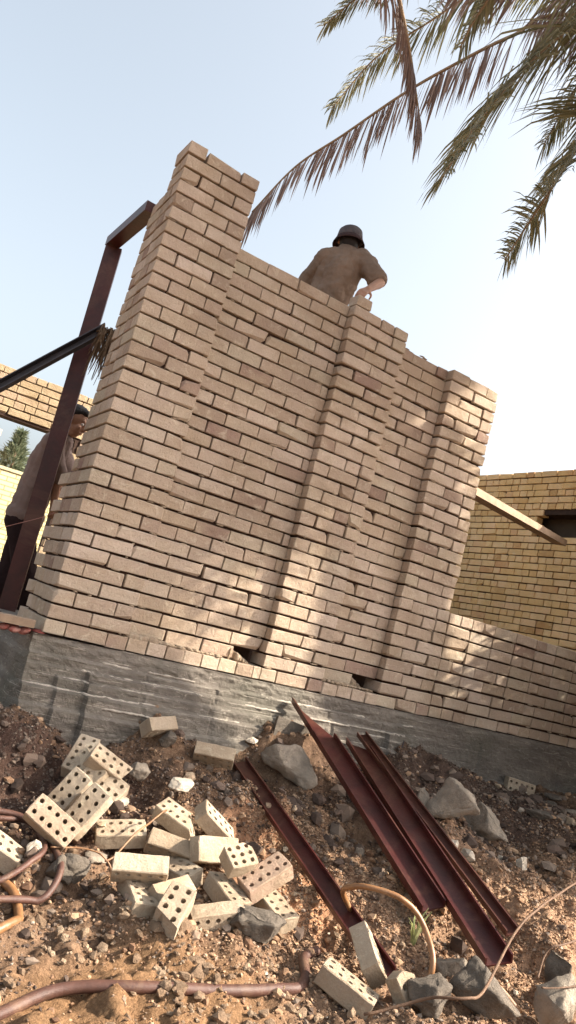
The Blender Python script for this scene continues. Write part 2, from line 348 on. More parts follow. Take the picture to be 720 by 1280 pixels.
BR=[
('b1','H',(-0.0222, -0.8934, -0.5609),(0.7799, -0.4497, -0.4354, -0.6063, -0.3696, -0.7041)),
('b2','H',(0.0439, -0.6739, -0.6679),(0.5532, 0.0621, 0.8307, 0.5815, -0.7429, -0.3317)),
('b3','H',(0.0933, -0.8259, -0.6864),(0.5564, 0.0765, 0.8274, 0.588, -0.7398, -0.3271)),
('b4','H',(0.1498, -0.4853, -0.5399),(0.4457, 0.6376, 0.6284, 0.838, -0.5441, -0.0423)),
('b5','H',(0.2851, -0.5295, -0.4013),(0.8642, -0.2992, -0.4046, -0.4832, -0.7179, -0.5011)),
('b6','H',(0.2587, -0.4486, -0.4488),(0.2715, -0.9233, -0.2717, -0.6299, 0.043, -0.7755)),
('b7','H',(0.2844, -0.5482, -0.474),(0.683, -0.6562, -0.3208, -0.6649, -0.3767, -0.645)),
('b8','H',(0.2769, -0.7924, -0.6752),(0.9571, -0.2292, 0.1774, -0.1511, -0.9169, -0.3694)),
('b9','H',(-0.2293, -0.8914, -0.6816),(0.8672, -0.269, -0.419, -0.3794, -0.9019, -0.2063)),
('b10','S',(0.4875, -0.9395, -0.639),(0.9086, -0.4007, -0.1179, -0.3445, -0.5594, -0.7539)),
('b11','S',(0.2292, -1.2061, -0.6633),(0.9358, -0.3347, 0.1111, -0.1567, -0.677, -0.7191)),
('b12','H',(0.2858, -1.3767, -0.7779),(0.071, 0.987, 0.1443, 0.9944, -0.0586, -0.0883)),
('b13','H',(0.6216, -0.7355, -0.5585),(0.6119, -0.7522, -0.2445, -0.7874, -0.5502, -0.2779)),
('b14','H',(0.7847, -0.8011, -0.5295),(0.8352, -0.0366, -0.5487, -0.2738, -0.893, -0.3572)),
('b15','P',(0.6474, -1.0784, -0.6101),(0.993, 0.1153, -0.0236, 0.0265, -0.4146, -0.9096)),
('b16','X',(0.6807, -1.2372, -0.5931),(0.9705, 0.0651, 0.2319, 0.1813, -0.8314, -0.5253)),
('b17','H',(0.76, -1.2785, -0.6969),(0.8481, 0.0552, 0.527, 0.184, -0.9633, -0.1953)),
('b18','H',(0.8994, -1.4493, -0.7868),(-0.121, 0.9758, 0.182, 0.9914, 0.1097, 0.071)),
('b19','H',(0.6809, -1.4011, -0.7475),(-0.0489, 0.9877, 0.1488, 0.997, 0.0573, -0.0529)),
('b20','H',(0.5134, -1.4364, -0.8027),(0.9591, -0.1649, 0.23, 0.2602, 0.194, -0.9459)),
('b22','H',(0.2904, -1.5055, -0.8036),(0.5982, 0.6058, 0.5246, 0.7454, -0.661, -0.0866)),
('b23','S',(0.3722, -1.31, -0.7372),(0.8985, 0.4353, 0.0564, 0.394, -0.7431, -0.5408)),
('b24','H',(0.5891, -0.9458, -0.7315),(0.3682, -0.929, 0.0364, -0.8865, -0.3627, -0.2873)),
('b25','S',(1.1696, -1.6455, -0.6991),(-0.2862, -0.9044, -0.3165, -0.6328, 0.4265, -0.6463)),
('b26','H',(0.9608, -1.7425, -0.7939),(0.6138, -0.7389, -0.2779, -0.7657, -0.6429, 0.0183)),
('b27','H',(3.5955, -0.1114, -0.2874),(0.9226, -0.3766, -0.0837, -0.1206, -0.0754, -0.9898)),
('b29','S',(0.5727, -0.3157, -0.2832),(0.9606, 0.2381, 0.1431, 0.2555, -0.5549, -0.7917)),
('b30','S',(0.8772, -0.3632, -0.3485),(0.881, -0.4711, 0.0434, -0.264, -0.5656, -0.7813)),

]
# ================================================================ camera, light, sky
CAM=Vector((-1.0295,-4.1285,.3502))
def camera():
    roll,pitch,yaw=.2559,.1494,1.0642
    F=Vector((math.cos(yaw)*math.cos(pitch),math.sin(yaw)*math.cos(pitch),math.sin(pitch)))
    Rr=F.cross(Vector((0,0,1))).normalized(); U=Rr.cross(F)
    R2=math.cos(roll)*Rr+math.sin(roll)*U; U2=-math.sin(roll)*Rr+math.cos(roll)*U
    c=bpy.data.cameras.new('camera'); o=bpy.data.objects.new('camera',c); COL.objects.link(o)
    m=Matrix((R2,U2,-F)).transposed().to_4x4(); m.translation=CAM; o.matrix_world=m
    c.sensor_fit='VERTICAL'; c.sensor_height=36; c.lens=941.9/1280*36; c.clip_end=2000; c.clip_start=.05
    S.camera=o
camera()
SUN=Vector((.69,-.383,.60)).normalized()
el=math.asin(SUN.z); az=math.atan2(SUN.x,SUN.y)
w=bpy.data.worlds.new('World'); S.world=w; w.use_nodes=True; nt=w.node_tree; bg=nt.nodes['Background']
sky=nt.nodes.new('ShaderNodeTexSky'); sky.sky_type='NISHITA'; sky.sun_disc=False; sky.sun_elevation=el; sky.sun_rotation=az
sky.air_density=1.0; sky.dust_density=7.0; sky.ozone_density=.6; sky.altitude=0
hs_=nt.nodes.new('ShaderNodeHueSaturation'); hs_.inputs['Saturation'].default_value=.5; hs_.inputs['Hue'].default_value=.482; L(nt,sky.outputs[0],hs_.inputs['Color']); L(nt,hs_.outputs[0],bg.inputs[0]); bg.inputs[1].default_value=.15
sd=bpy.data.lights.new('sun','SUN'); sd.energy=4.7; sd.angle=R(.53); sd.color=(1,.90,.76)
so=bpy.data.objects.new('sun',sd); COL.objects.link(so); so.rotation_euler=SUN.to_track_quat('Z','Y').to_euler(); so.location=(6,-4,9)
S.view_settings.view_transform='Standard'; S.view_settings.look='None'; S.view_settings.exposure=1.38; S.view_settings.gamma=1
S.render.engine='CYCLES'
# ================================================================ ground
CPA=np.array(CP)
def gz(x,y):
    x=np.asarray(x,float);y=np.asarray(y,float); s=np.zeros_like(x);w_=np.zeros_like(x)
    for a,b,c in CPA:
        k=1/((x-a)**2+(y-b)**2+.03)**2; s+=k*c; w_+=k
    return s/w_
_h=RNG.random((257,257))
def vn(x,y):
    xi=np.floor(x).astype(int);yi=np.floor(y).astype(int);fx=x-xi;fy=y-yi;fx=fx*fx*(3-2*fx);fy=fy*fy*(3-2*fy)
    a=_h[xi%256,yi%256];b=_h[(xi+1)%256,yi%256];c=_h[xi%256,(yi+1)%256];d=_h[(xi+1)%256,(yi+1)%256]
    return (a*(1-fx)+b*fx)*(1-fy)+(c*(1-fx)+d*fx)*fy-.5
def ground_full(x,y):
    z=gz(x,y)
    r=np.exp(-((x-.25)**2/.30+(y+1.85)**2/.16))          # clay mound, smoother than the rubble round it
    z=z+.07*r+.035*np.exp(-((y+.12)/.12)**2)*(x<6)*(y<.3)*(.6+vn(x*6,y*0))
    far=np.clip((np.hypot(x-1,y+1.5)-6)/20,0,1)
    rough=(1-.3*r)*1.2
    rd=1-2*np.abs(vn(x*5+3,y*5+9))
    z=z+.06*vn(x*2.3,y*2.3)*rough+.055*vn(x*7,y*7)*rough+.045*(rd-.5)*rough+.034*vn(x*17,y*17)*rough+.010*vn(x*17+5,y*17)+.024*rough*vn(x*36,y*36)+.013*(.3+.7*rough)*vn(x*70,y*70)
    # cracks and rain runnels in the clay
    cr=np.abs(vn(x*4+y*2+7,y*9+2)); z=z-.03*r*np.exp(-(cr/.02)**2)
    return z
def gh(x,y): return float(ground_full(np.array([x]),np.array([y]))[0])
def axis(lo,hi,st,far):
    a=list(np.arange(lo,hi,st)); d=st
    while a[-1]<far: d*=1.25; a.append(a[-1]+d)
    d=st
    while a[0]>-far: d*=1.25; a.insert(0,a[0]-d)
    return np.array(a)
xs=axis(-1.0,4.6,.016,400); ys=axis(-3.0,0,.016,400)
X,Y=np.meshgrid(xs,ys,indexing='ij'); Z=ground_full(X.ravel(),Y.ravel())
me=bpy.data.meshes.new('ground'); nx,ny=len(xs),len(ys)
ii,jj=np.meshgrid(np.arange(nx-1),np.arange(ny-1),indexing='ij'); a=(ii*ny+jj).ravel()
me.from_pydata(np.stack([X.ravel(),Y.ravel(),Z],1).tolist(),[],np.stack([a,a+ny,a+ny+1,a+1],1).tolist())
go=bpy.data.objects.new('ground',me); COL.objects.link(go); me.materials.append(M['soil']); go['kind']='structure'
me.polygons.foreach_set('use_smooth',[True]*len(me.polygons))
# loose grit and chippings: uncountable
def scatter(name,n,fn,lo,hi,mt,kind):
    ico=kind=='ico'
    if ico:
        t=(1+5**.5)/2; bv=np.array([(-1,t,0),(1,t,0),(-1,-t,0),(1,-t,0),(0,-1,t),(0,1,t),(0,-1,-t),(0,1,-t),(t,0,-1),(t,0,1),(-t,0,-1),(-t,0,1)])/1.9
        bf=np.array([(0,11,5),(0,5,1),(0,1,7),(0,7,10),(0,10,11),(1,5,9),(5,11,4),(11,10,2),(10,7,6),(7,1,8),(3,9,4),(3,4,2),(3,2,6),(3,6,8),(3,8,9),(4,9,5),(2,4,11),(6,2,10),(8,6,7),(9,8,1)])
    else:
        bv=np.array([(1,0,0),(-1,0,0),(0,1,0),(0,-1,0),(0,0,1),(0,0,-1)],float); bf=np.array([(0,2,4),(2,1,4),(1,3,4),(3,0,4),(2,0,5),(1,2,5),(3,1,5),(0,3,5)])
    P=[];tot=0
    while tot<n:
        x=RNG.uniform(-1.,4.6,n*2);y=RNG.uniform(-2.9,-.06,n*2); k=RNG.random(n*2)<fn(x,y); P.append(np.stack([x[k],y[k]],1)); tot+=k.sum()
    P=np.concatenate(P)[:n]; z=ground_full(P[:,0],P[:,1])
    s=lo*(hi/lo)**(RNG.random(n)**2.4)
    V=bv[None]*(1+RNG.uniform(-.35,.35,(n,len(bv),1)))*s[:,None,None]*RNG.uniform(.55,1.15,(n,1,3))
    A=RNG.normal(size=(n,3,3)); Q,_=np.linalg.qr(A); V=np.einsum('nij,nkj->nki',Q,V)
    V[:,:,2]*=.8
    V+=np.stack([P[:,0],P[:,1],z+s*.25],1)[:,None,:]
    Fc=(bf[None]+np.arange(n)[:,None,None]*len(bv)).reshape(-1,3)
    me=bpy.data.meshes.new(name); me.from_pydata(V.reshape(-1,3).tolist(),[],Fc.tolist()); me.materials.append(M[mt])
    o=bpy.data.objects.new(name,me); COL.objects.link(o); o['kind']='stuff'; return o
def blob(x,y,cx,cy,rx,ry): return np.exp(-(((x-cx)/rx)**2+((y-cy)/ry)**2))
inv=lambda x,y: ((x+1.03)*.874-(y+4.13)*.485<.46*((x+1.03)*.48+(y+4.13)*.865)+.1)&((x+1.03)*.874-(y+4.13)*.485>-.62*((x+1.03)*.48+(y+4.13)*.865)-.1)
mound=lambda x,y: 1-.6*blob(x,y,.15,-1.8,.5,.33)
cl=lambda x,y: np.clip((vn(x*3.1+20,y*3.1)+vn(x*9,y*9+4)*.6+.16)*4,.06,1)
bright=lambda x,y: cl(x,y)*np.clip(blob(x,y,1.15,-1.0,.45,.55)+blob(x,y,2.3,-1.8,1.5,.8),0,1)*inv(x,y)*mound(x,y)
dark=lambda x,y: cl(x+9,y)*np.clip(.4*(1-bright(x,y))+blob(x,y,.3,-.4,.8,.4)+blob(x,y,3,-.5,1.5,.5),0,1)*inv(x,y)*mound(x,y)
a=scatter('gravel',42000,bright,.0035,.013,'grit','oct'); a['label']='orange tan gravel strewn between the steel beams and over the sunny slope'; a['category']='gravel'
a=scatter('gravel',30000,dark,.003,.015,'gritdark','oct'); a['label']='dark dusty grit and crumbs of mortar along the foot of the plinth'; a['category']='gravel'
a=scatter('rubble_chips',4200,lambda x,y:cl(x+4,y+4)*inv(x,y)*mound(x,y)*.5*(.25+blob(x,y,.35,-1.0,.7,.5)+blob(x,y,2.6,-1.1,1.3,.5)),.006,.026,'grit','ico'); a['label']='small angular chips of brick and concrete lying all over the slope'; a['category']='rubble'
# ================================================================ brick walls
H=.085
def zr(i): return i*H+.0065+random.uniform(-.0016,.0016),i*H+.079+random.uniform(-.0016,.0016)
def lay(mb,x0,x1,i,yf,dep,lens,g=.011,ax=0,j=.0022,zoff=0):
    """one course from x0 to x1; lens is a function giving the next brick length"""
    x=x0; z0,z1=zr(i)
    while x<x1-.02:
        l=lens(); e=min(x+l,x1)
        if x1-e<.05: e=x1
        pr=random.gauss(0,.0022)
        c0=(x,yf+pr,z0+zoff); c1=(e,yf+dep,z1+zoff)
        if ax==1: c0=(yf+pr,x,z0+zoff); c1=(yf+dep,e,z1+zoff)
        mb.brick(c0,c1,j); x=e+g*random.uniform(.7,1.3)
def seq(*l):
    it=iter(l); return lambda: next(it,.225)
wall=thing('brick_wall',(0,0,0),'tall unfinished tan brick wall with three upright brick piers, standing on the dark plinth','wall')
# tall corner pillar
mb=MB(); core=MB()
for i in range(35):
    z0,z1=zr(i); a=i%2==0
    if i<34:
        if a:
            mb.brick((0,0,z0),(.11,.225,z1)); mb.brick((.121,0,z0),(.347,.11,z1)); mb.brick((.358,0,z0),(.467,.225,z1)); mb.brick((.121,.12,z0),(.347,.225,z1))
        else:
            mb.brick((0,0,z0),(.228,.11,z1)); mb.brick((.239,0,z0),(.467,.11,z1)); mb.brick((0,.12,z0),(.228,.23,z1)); mb.brick((.239,.12,z0),(.467,.23,z1))
    else:
        mb.brick((0,0,z0+.004),(.11,.225,z1+.006),.004); mb.brick((.128,.006,z0+.002),(.35,.118,z1),.004); mb.brick((.362,-.008,z0-.002),(.468,.22,z1-.004),.004); mb.brick((.14,.13,z0),(.34,.23,z1),.004)
    if i<32:
        if a: mb.brick((0,.236,z0),(.11,.461,z1)); mb.brick((.12,.236,z0),(.23,.461,z1))
        else: mb.brick((0,.241,z0),(.225,.347,z1)); mb.brick((0,.357,z0),(.225,.461,z1))
    if i<11:
        if a: mb.brick((0,.472,z0),(.11,.697,z1)); mb.brick((.12,.472,z0),(.23,.60,z1))
        else: mb.brick((.004,.472,z0),(.225,.58,z1))
core.box((.024,.024,.002),(.443,.222,34*H-.004)); core.box((.018,.2225,.002),(.21,.445,31*H))
core.box((.018,.4455,.002),(.21,.56,11*H))
mb.build('corner_pillar',M['wall'],wall)
# intermediate piers
def pier(x0,rows,name):
    mb=MB(); t=.467
    for i in range(rows):
        z0,z1=zr(i); k=random.random()
        if i%2==0: l=(.11,.226,.109) if k>.25 else (.16,.175,.109)
        else: l=(.228,.228) if k>.3 else (.228,.108,.109)
        x=x0
        for n_,q in enumerate(l):
            x1=min(x+q,x0+t); pr=random.gauss(0,.0028)
            mb.brick((x,pr,z0),(x1,.18,z1),.0032,random.uniform(.005,.011)); x=x1+.0115
    core.box((x0+.024,.024,.002),(x0+t-.024,.175,rows*H-.01)); return mb.build(name,M['wall'],wall)
pier(1.365,30,'brick_pier'); pier(2.303,29,'brick_pier')
# recessed panels between the piers
PF=.066
def panel(x0,x1,rows,void):
    mb=MB()
    for i in range(1,rows):
        e=void if i==1 else x1
        f=(.225 if i%2 else .112)
        if random.random()<.15: f=.17
        lay(mb,x0+.004,e,i,PF,.11,seq(f))
    core.box((x0-.005,PF+.025,2*H-.004),(x1+.005,.17,rows*H-.02)); core.box((x0-.005,PF+.010,.085),(void-.02,.1695,2*H-.0045))
    core.box((void-.019,.205,.085),(x1+.005,.23,2*H+.02))
    # a rough bed of mortar and broken brick on the very top course
    return mb.build('brick_panel',M['wall'],wall)
panel(.478,1.357,30,1.17); panel(1.842,2.295,29,2.10)
sq=MB()
for _ in range(420):
    i=random.randint(1,29); x=random.uniform(0,4.6)
    if x>2.78 and i>8: continue
    if x<.46 and random.random()<.5: i=random.randint(1,34)
    yf=PF if (.47<x<1.36 or 1.84<x<2.3) else 0
    if i<3 and yf: continue
    w_=random.uniform(.006,.032)
    sq.ell((x,yf+.008,i*H+random.uniform(-.001,.006)),(w_,.011,random.uniform(.003,.0065)),(1,random.uniform(-.1,.1),random.uniform(-.08,.08)),(0,1,0),8,5)
sq.build('squeezed_mortar',M['mud'],wall)
mb=MB()
lay(mb,.478,1.357,0,-.004,.22,lambda:.108); lay(mb,1.842,2.295,0,-.004,.22,lambda:.108)
core.box((.47,.016,.002),(1.365,.21,.078)); core.box((1.83,.016,.002),(2.303,.21,.078))
mb.build('header_course',M['wall'],wall)
# low wall on the right
mb=MB()
for i in range(9):
    hd=i%2==0
    def lens():
        r_=random.random()
        if hd: return .108 if r_<.72 else .225
        return .225 if r_<.85 else .108
    dz=0
    lay(mb,2.781,5.97,i,0.0,.22,lens,.010)
core.box((2.77,.02,.002),(5.97,.21,9*H-.022))
mb.build('low_parapet',M['wall'],wall)
core.build('mortar_joints',M['mortar'],wall)
# splashes of mortar and crumbs left on the ledge
mb=MB()
for _ in range(150):
    x=random.choice((random.uniform(.5,1.1),random.uniform(.5,.8),random.uniform(1.85,2.1)))
    r=random.uniform(.004,.016); mb.ell((x,random.uniform(0.0,.06),.084+r*.4),(r*1.4,r,r*.8),(1,random.uniform(-1,1),0),(0,1,.3),6,4)
for x0 in (.50,.56,.62): 
    mb.ell((x0,.02,.09),(.05,.03,.022),nu=9,nv=5)
for _ in range(60):
    x=random.uniform(2.0,2.28); mb.ell((x,random.uniform(.02,.1),.088),(random.uniform(.008,.02),)*2+(.008,),nu=6,nv=4)
for xa,xb in((1.15,1.30),(2.08,2.22)):
    for k in range(26):
        t=k/25; x=xa+(xb-xa)*t; hh=.075*(1-t)
        mb.ell((x,.085+random.uniform(-.01,.03),.084+hh*.45),(.014,.025,hh*.5+.006),(1,random.uniform(-.3,.3),0),(0,1,.2),7,5)
mb.build('mortar_splashes',M['mud'],wall)
# the loose cut brick the mason is setting
b_=MB(); b_.brick((-.06,-.055,0),(.06,.055,.072),.004,.008)
b_.build('brick',M['wall'],label='short cut brick being set on the left top corner of the middle pier',category='brick',center=None).location=(1.432,.06,30*H+.005)
b_=MB(); b_.brick((-.11,-.055,0),(.11,.055,.072),.004,.008)
# --- plinth
def plinth():
    mb=MB(); xs_=np.arange(-.05,6.25,.016); zs=np.arange(.0,-.92,-.0065); 
    XX,ZZ=np.meshgrid(xs_,zs,indexing='ij'); x=XX.ravel(); z=ZZ.ravel()
    e=lambda a,f,am: a+am*vn(x*f,x*0+a*40)
    y=np.full_like(x,-.035)
    rg=np.clip((2.9-x)/.35,.0,1); rl=np.clip((x+.3)/.5,0,1)
    def st(at,dep,f=2.,am=.02,sh=.013,cov=-1.,s0=0.): return -dep*np.clip((at+am*vn(x*f+at*50,z*0)+.003*vn(x*60+at*9,z*0)-z)/sh,0,1)*((vn(x*.9+s0,z*0)>cov)*.8+.2)
    y+=st(-.012,.006,1.3,.01)+st(-.080,.022,3,.022)*rg+st(-.135,.042,1.2,.014,cov=-.3,s0=3)*rg+st(-.185,.030,2,.014,cov=-.15,s0=7)*rg+st(-.245,.046,.8,.010)*rg+st(-.34,.03,1,.02)
    y+=.004*(np.sin(x*2.7+1.3)>.0)*rg
    y+=(.012*vn(x*18,z*40)*(z>-.10)+.006*vn(x*11,z*30))*rg+.005*vn(x*50,z*70)+.012*vn(x*4,z*9)
    # vertical shutter joints and hair cracks
    for xc in (.62,1.05,1.9,2.35,3.3,4.2): y+=.012*np.exp(-((x-xc-.05*vn(z*9+xc,z*0))/.012)**2)*(z<-.1)
    n=len(zs); vs=np.stack([x,y,z],1); fs=[]
    for i in range(len(xs_)-1):
        for k in range(n-1): a=i*n+k; fs.append((a,a+n,a+n+1,a+1))
    base=len(vs); V=vs.tolist()
    # top, right up to the wall
    for i in range(len(xs_)): V.append([xs_[i],.45,.0])
    for i in range(len(xs_)-1): fs.append((i*n,base+i,base+i+1,(i+1)*n))
    mb.add(V,fs)
    # return face on the left
    y2=np.arange(-.035,2.2,.03); b0=len(mb.v); VV=[];
    for k in range(n):
        for q,yy in enumerate(y2):
            zz=-k*.0065; xx=-.05-.02*min(1,max(0,(-.1-zz)*30))-.02*min(1,max(0,(-.25-zz)*30))+.012*float(vn(np.array([yy*9]),np.array([zz*14]))[0])
            if q==0: xx,yy=V[k][0],V[k][1]
            VV.append((xx,yy,zz))
    m_=len(y2); F_=[(k*m_+q,(k+1)*m_+q,(k+1)*m_+q+1,k*m_+q+1) for k in range(n-1) for q in range(m_-1)]
    mb.add(VV,F_); top0=len(mb.v); mb.add([(-.05,-.035,0),(-.05,2.2,0),(.45,2.2,0),(.45,-.03,0)],[(0,1,2,3)])
    YY=y.reshape(len(xs_),n); rd_=MB()
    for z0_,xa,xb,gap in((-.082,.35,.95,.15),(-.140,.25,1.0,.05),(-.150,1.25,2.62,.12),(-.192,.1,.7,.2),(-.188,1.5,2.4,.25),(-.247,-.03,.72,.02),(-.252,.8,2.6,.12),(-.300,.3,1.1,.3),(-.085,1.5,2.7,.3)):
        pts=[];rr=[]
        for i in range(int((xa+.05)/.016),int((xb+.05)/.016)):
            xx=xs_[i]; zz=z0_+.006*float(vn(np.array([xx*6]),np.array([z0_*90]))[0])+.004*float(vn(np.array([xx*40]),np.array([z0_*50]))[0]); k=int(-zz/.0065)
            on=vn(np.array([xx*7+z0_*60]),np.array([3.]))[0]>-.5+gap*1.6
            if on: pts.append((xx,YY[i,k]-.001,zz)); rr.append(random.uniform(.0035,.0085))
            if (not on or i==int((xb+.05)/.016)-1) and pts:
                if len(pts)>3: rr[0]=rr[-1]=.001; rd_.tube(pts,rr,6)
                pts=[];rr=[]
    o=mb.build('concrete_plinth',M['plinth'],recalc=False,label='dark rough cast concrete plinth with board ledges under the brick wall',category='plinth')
    rd_.build('sunlit_ledge_ridge',M['ridge'],o,smooth=True)  # thin pale strips added so the ledges read as sunlit
    return o
plinth()
# --- yellow side wall at right
def bonded(mb,a0,a1,rows,face,dep,ax,z_off=0,skip=None,thick=.22,r0=0):
    for i in range(r0,rows):
        hd=i%2==0; x=a0-random.uniform(0,.1); z0,z1=zr(i)
        while x<a1:
            r_=random.random(); l=(.108 if r_<.8 else .225) if hd else (.225 if r_<.85 else .108)
            e=x+l
            if not(skip and skip((x+e)/2,z0+z_off)):
                pr=random.gauss(0,.002)
                if ax==0: mb.brick((x,face+pr,z0+z_off),(e,face+dep,z1+z_off),.0018,.0045)
                else: mb.brick((face+pr,x,z0+z_off),(face+dep,e,z1+z_off),.0018,.0045)
            x=e+.011
side=thing('side_wall',(6,3,-.35),'bright yellow brick wall facing left behind the low parapet, with a raking plank','wall')
mb=MB(); hole=lambda y,z: (1.35<y<2.42-.0*z and 2.19<z<2.42) or (1.5<y<2.2 and 2.42<z<2.47)
bonded(mb,.25,8.,40,6.,.108,1,-.35,hole)
mb.build('brick_face',M['side'],side)
c=MB(); c.box((6.016,.25,-.4),(6.22,8,2.18)); c.box((6.016,.25,2.48),(6.22,8,3.03)); c.box((6.016,2.44,2.18),(6.22,8,2.48)); c.box((6.016,.25,2.18),(6.22,1.33,2.48))
c.build('mortar_joints',M['mortar'],side)
c=MB(); c.box((6.221,1.2,2.1),(6.5,2.6,2.6)); c.build('opening_shade_block',M['void'],side)  # solid dark block behind the opening, shade put into its colour
# --- rear wall with the opening
rear=thing('rear_wall',(1,4.5,-.3),'pale yellow brick wall and lintel beyond the helper, with an open gap under it','wall')
mb=MB(); op=lambda x,z: x<.86 and z<1.80
bonded(mb,-3.4,2.4,31,4.5,.108,0,-.3,op)
mb.build('brick_face',M['far'],rear)
c=MB(); c.box((-3.4,4.516,1.80),(.85,4.72,2.31)); c.box((.85,4.516,-.35),(5.98,4.72,2.31)); c.build('mortar_joints',M['mortar'],rear)
# reveal of the opening, brick built too
mb=MB()
for i in range(25):
    z0,z1=zr(i)
    mb.brick((.862,4.612 if i%2 else 4.62,z0-.3),(.97,4.72,z1-.3))
mb.build('opening_reveal',M['far'],rear)
# --- things far beyond the opening
def far_brick(name,c1,c2,mo):
    m,nt,b=mat(name,.9,.2); v=objco(nt); t=nt.nodes.new('ShaderNodeTexBrick'); L(nt,mapped(nt,v,(1,1,1),(R(90),0,0)),t.inputs[0])
    t.inputs['Color1'].default_value=(*c1,1);t.inputs['Color2'].default_value=(*c2,1);t.inputs['Mortar'].default_value=(*mo,1)
    t.inputs['Scale'].default_value=1;t.inputs['Brick Width'].default_value=.4;t.inputs['Row Height'].default_value=.12;t.inputs['Mortar Size'].default_value=.016
    L(nt,t.outputs[0],b.inputs['Base Color']); return m
yw=thing('yard_wall',(0,16,-.4),'long low yellow block wall of a yard seen through the rear opening','wall')
m=MB(); m.box((-6,16,-.6),(9,16.25,2.42)); m.build('block_wall',far_brick('yard_block',(.62,.56,.30),(.56,.50,.26),(.28,.24,.13)),yw)
m=MB(); m.box((-6,15.97,2.422),(9,16.28,2.5)); m.build('coping',plain('coping',(.42,.38,.24)),yw)
hs=thing('house',(-.5,21,-.5),'pinkish brick house at the left edge beyond the yard wall','house')
m=MB(); m.box((-5,21,-.6),(2.02,27,3.9)); m.build('wall',far_brick('pink_block',(.60,.42,.34),(.52,.38,.31),(.3,.22,.18)),hs)
m=MB(); m.box((-5.2,20.8,3.902),(2.15,27.2,4.1)); m.build('roof',plain('roof_slab',(.50,.44,.38)),hs)
def conifer(x,y,h,r,label,seed):
    rn=random.Random(seed); t=thing('conifer_tree',(x,y,-.6),label,'tree','grey green trees beyond the yard wall')
    m=MB(); m.tube([(x,y,-.6),(x+.1,y,h*.4),(x,y,h*.85)],[.16,.1,.03],7); m.build('trunk',M['bark'],t)
    m=MB()
    for _ in range(2600):
        z=rn.uniform(.15,1)**.9; rr=r*(1.02-z)**.7*rn.uniform(.3,1)*(1+.3*math.sin(z*23+seed)); a=rn.uniform(0,6.28)
        p=Vector((x+rr*math.cos(a),y+rr*math.sin(a),-.6+z*(h+.6))); d=Vector((math.cos(a),math.sin(a),rn.uniform(-.2,1.3))).normalized()*rn.uniform(.12,.3)
        s=d.cross(Vector((rn.uniform(-1,1),rn.uniform(-1,1),1))).normalized()*.035
        m.add([p-s,p+s,p+d],[(0,1,2)])
    m.build('crown',M['leaffar'],t,recalc=False)
conifer(2.9,22,4.4,1.0,'grey green conifer with a pointed top just right of the pink house',1)
conifer(4.1,23.5,4.6,1.1,'grey green conifer standing nearest the helper\'s back',2)
conifer(3.5,26,5.1,1.1,'taller grey green conifer behind and between the two others',3)
# ================================================================ steel frame, prop, plank
def channel(mb,p0,p1,webdir,w,fl,t=.007,sk=0):
    """C section: web plane spanned by the axis and webdir, flanges pointing to axis x webdir"""
    p0=Vector(p0);p1=Vector(p1);ax=(p1-p0).normalized();wd=Vector(webdir);wd=(wd-ax*wd.dot(ax)).normalized();nn=ax.cross(wd)
    prof=[(-w/2,0),(w/2,0),(w/2,fl),(w/2-t,fl),(w/2-t,t),(-w/2+t,t),(-w/2+t,fl),(-w/2,fl)]
    vs=[p+wd*a+nn*b+ax*(k*(w/2-a) if k>0 else -k*(a+w/2)) for p,k in((p0,sk),(p1,0)) for a,b in prof]; fs=[(i,(i+1)%8,8+(i+1)%8,8+i) for i in range(8)]
    fs+=[(0,1,4,5),(1,2,3,4),(5,6,7,0),(8,13,12,9),(9,12,11,10),(13,8,15,14)]
    mb.add(vs,fs)
frame=thing('steel_portal',(-.01,1.2,-.4),'dark red steel post and short head beam joined to the corner pillar','portal')
m=MB(); channel(m,(.03,1.2,-.4),(-.017,1.2,2.68),(.95,-.3,0),.115,.055); m.build('post',M['steel'],frame)
m=MB(); m.obox((-.012,.866,2.715),(.03,-.776,0),(1,0,0),(.388,.045,.034)); m.build('head_beam',M['steel'],frame)
pole=MB(); 
channel(pole,(-1.35,1.10,.32),(.09,1.10,2.05),(0,.3,1),.062,.05); 
pole.build('steel_prop',M['darksteel'],label='dark grey steel prop slanting from the left edge up to the red post',category='prop')
# palm fibre rag on the joint
def strip(mb,pts,wd,side):
    side=Vector(side).normalized(); n=len(pts); vs=[]
    for i,p in enumerate(pts):
        k=i/(n-1); ww=wd*(1-k)**.6 if i<n-1 else .0015
        vs+= [Vector(p)-side*ww,Vector(p)+side*ww]
    mb.add(vs,[(2*i,2*i+1,2*i+3,2*i+2) for i in range(n-1)])
m=MB()
for _ in range(110):
    a=Vector((random.uniform(.03,.16),1.06+random.uniform(-.06,.03),random.uniform(1.93,2.06))); l=random.uniform(.08,.33)
    dx=random.uniform(-.05,.06); strip(m,[a,a+Vector((dx*.4,-.02,-l*.4)),a+Vector((dx,0,-l))],random.uniform(.004,.011),(1,random.uniform(-1,1),0))
for k in range(5): m.tube([Vector((.02+.03*k,1.08,2.0+.01*k)),Vector((.07+.025*k,1.02,2.04)),Vector((.12+.012*k,1.05,1.98))],.006,5)
m.build('palm_fibre_rag',plain('palm_fibre',(.13,.085,.05),.4,20),recalc=False,label='ragged dark palm fibre lashed where the prop meets the red post',category='rag')
m=MB(); m.tube(spline([(-.45,.95,.36),(-.2,.9,.52),(.05,.88,.68),(.09,1.0,.76)],5),.0022,5); m.build('string',M['string'],label='thin pink builder\'s string stretched up to the helper\'s hand',category='string')
m=MB(); m.obox((-.2,.06,.035),(1,-.25,.03),(.3,1,0),(.16,.05,.020)); m.build('timber_offcut',M['wood'],label='short pale plank end lying on the left end of the plinth',category='plank')
m=MB()
for k in range(9): m.ell((-.16+.03*k-.05*random.random(),.03+.04*random.random(),-.012+.01*random.random()),(.035,.03,.018),(1,random.uniform(-.6,.6),.2),(0,1,.2),9,6)
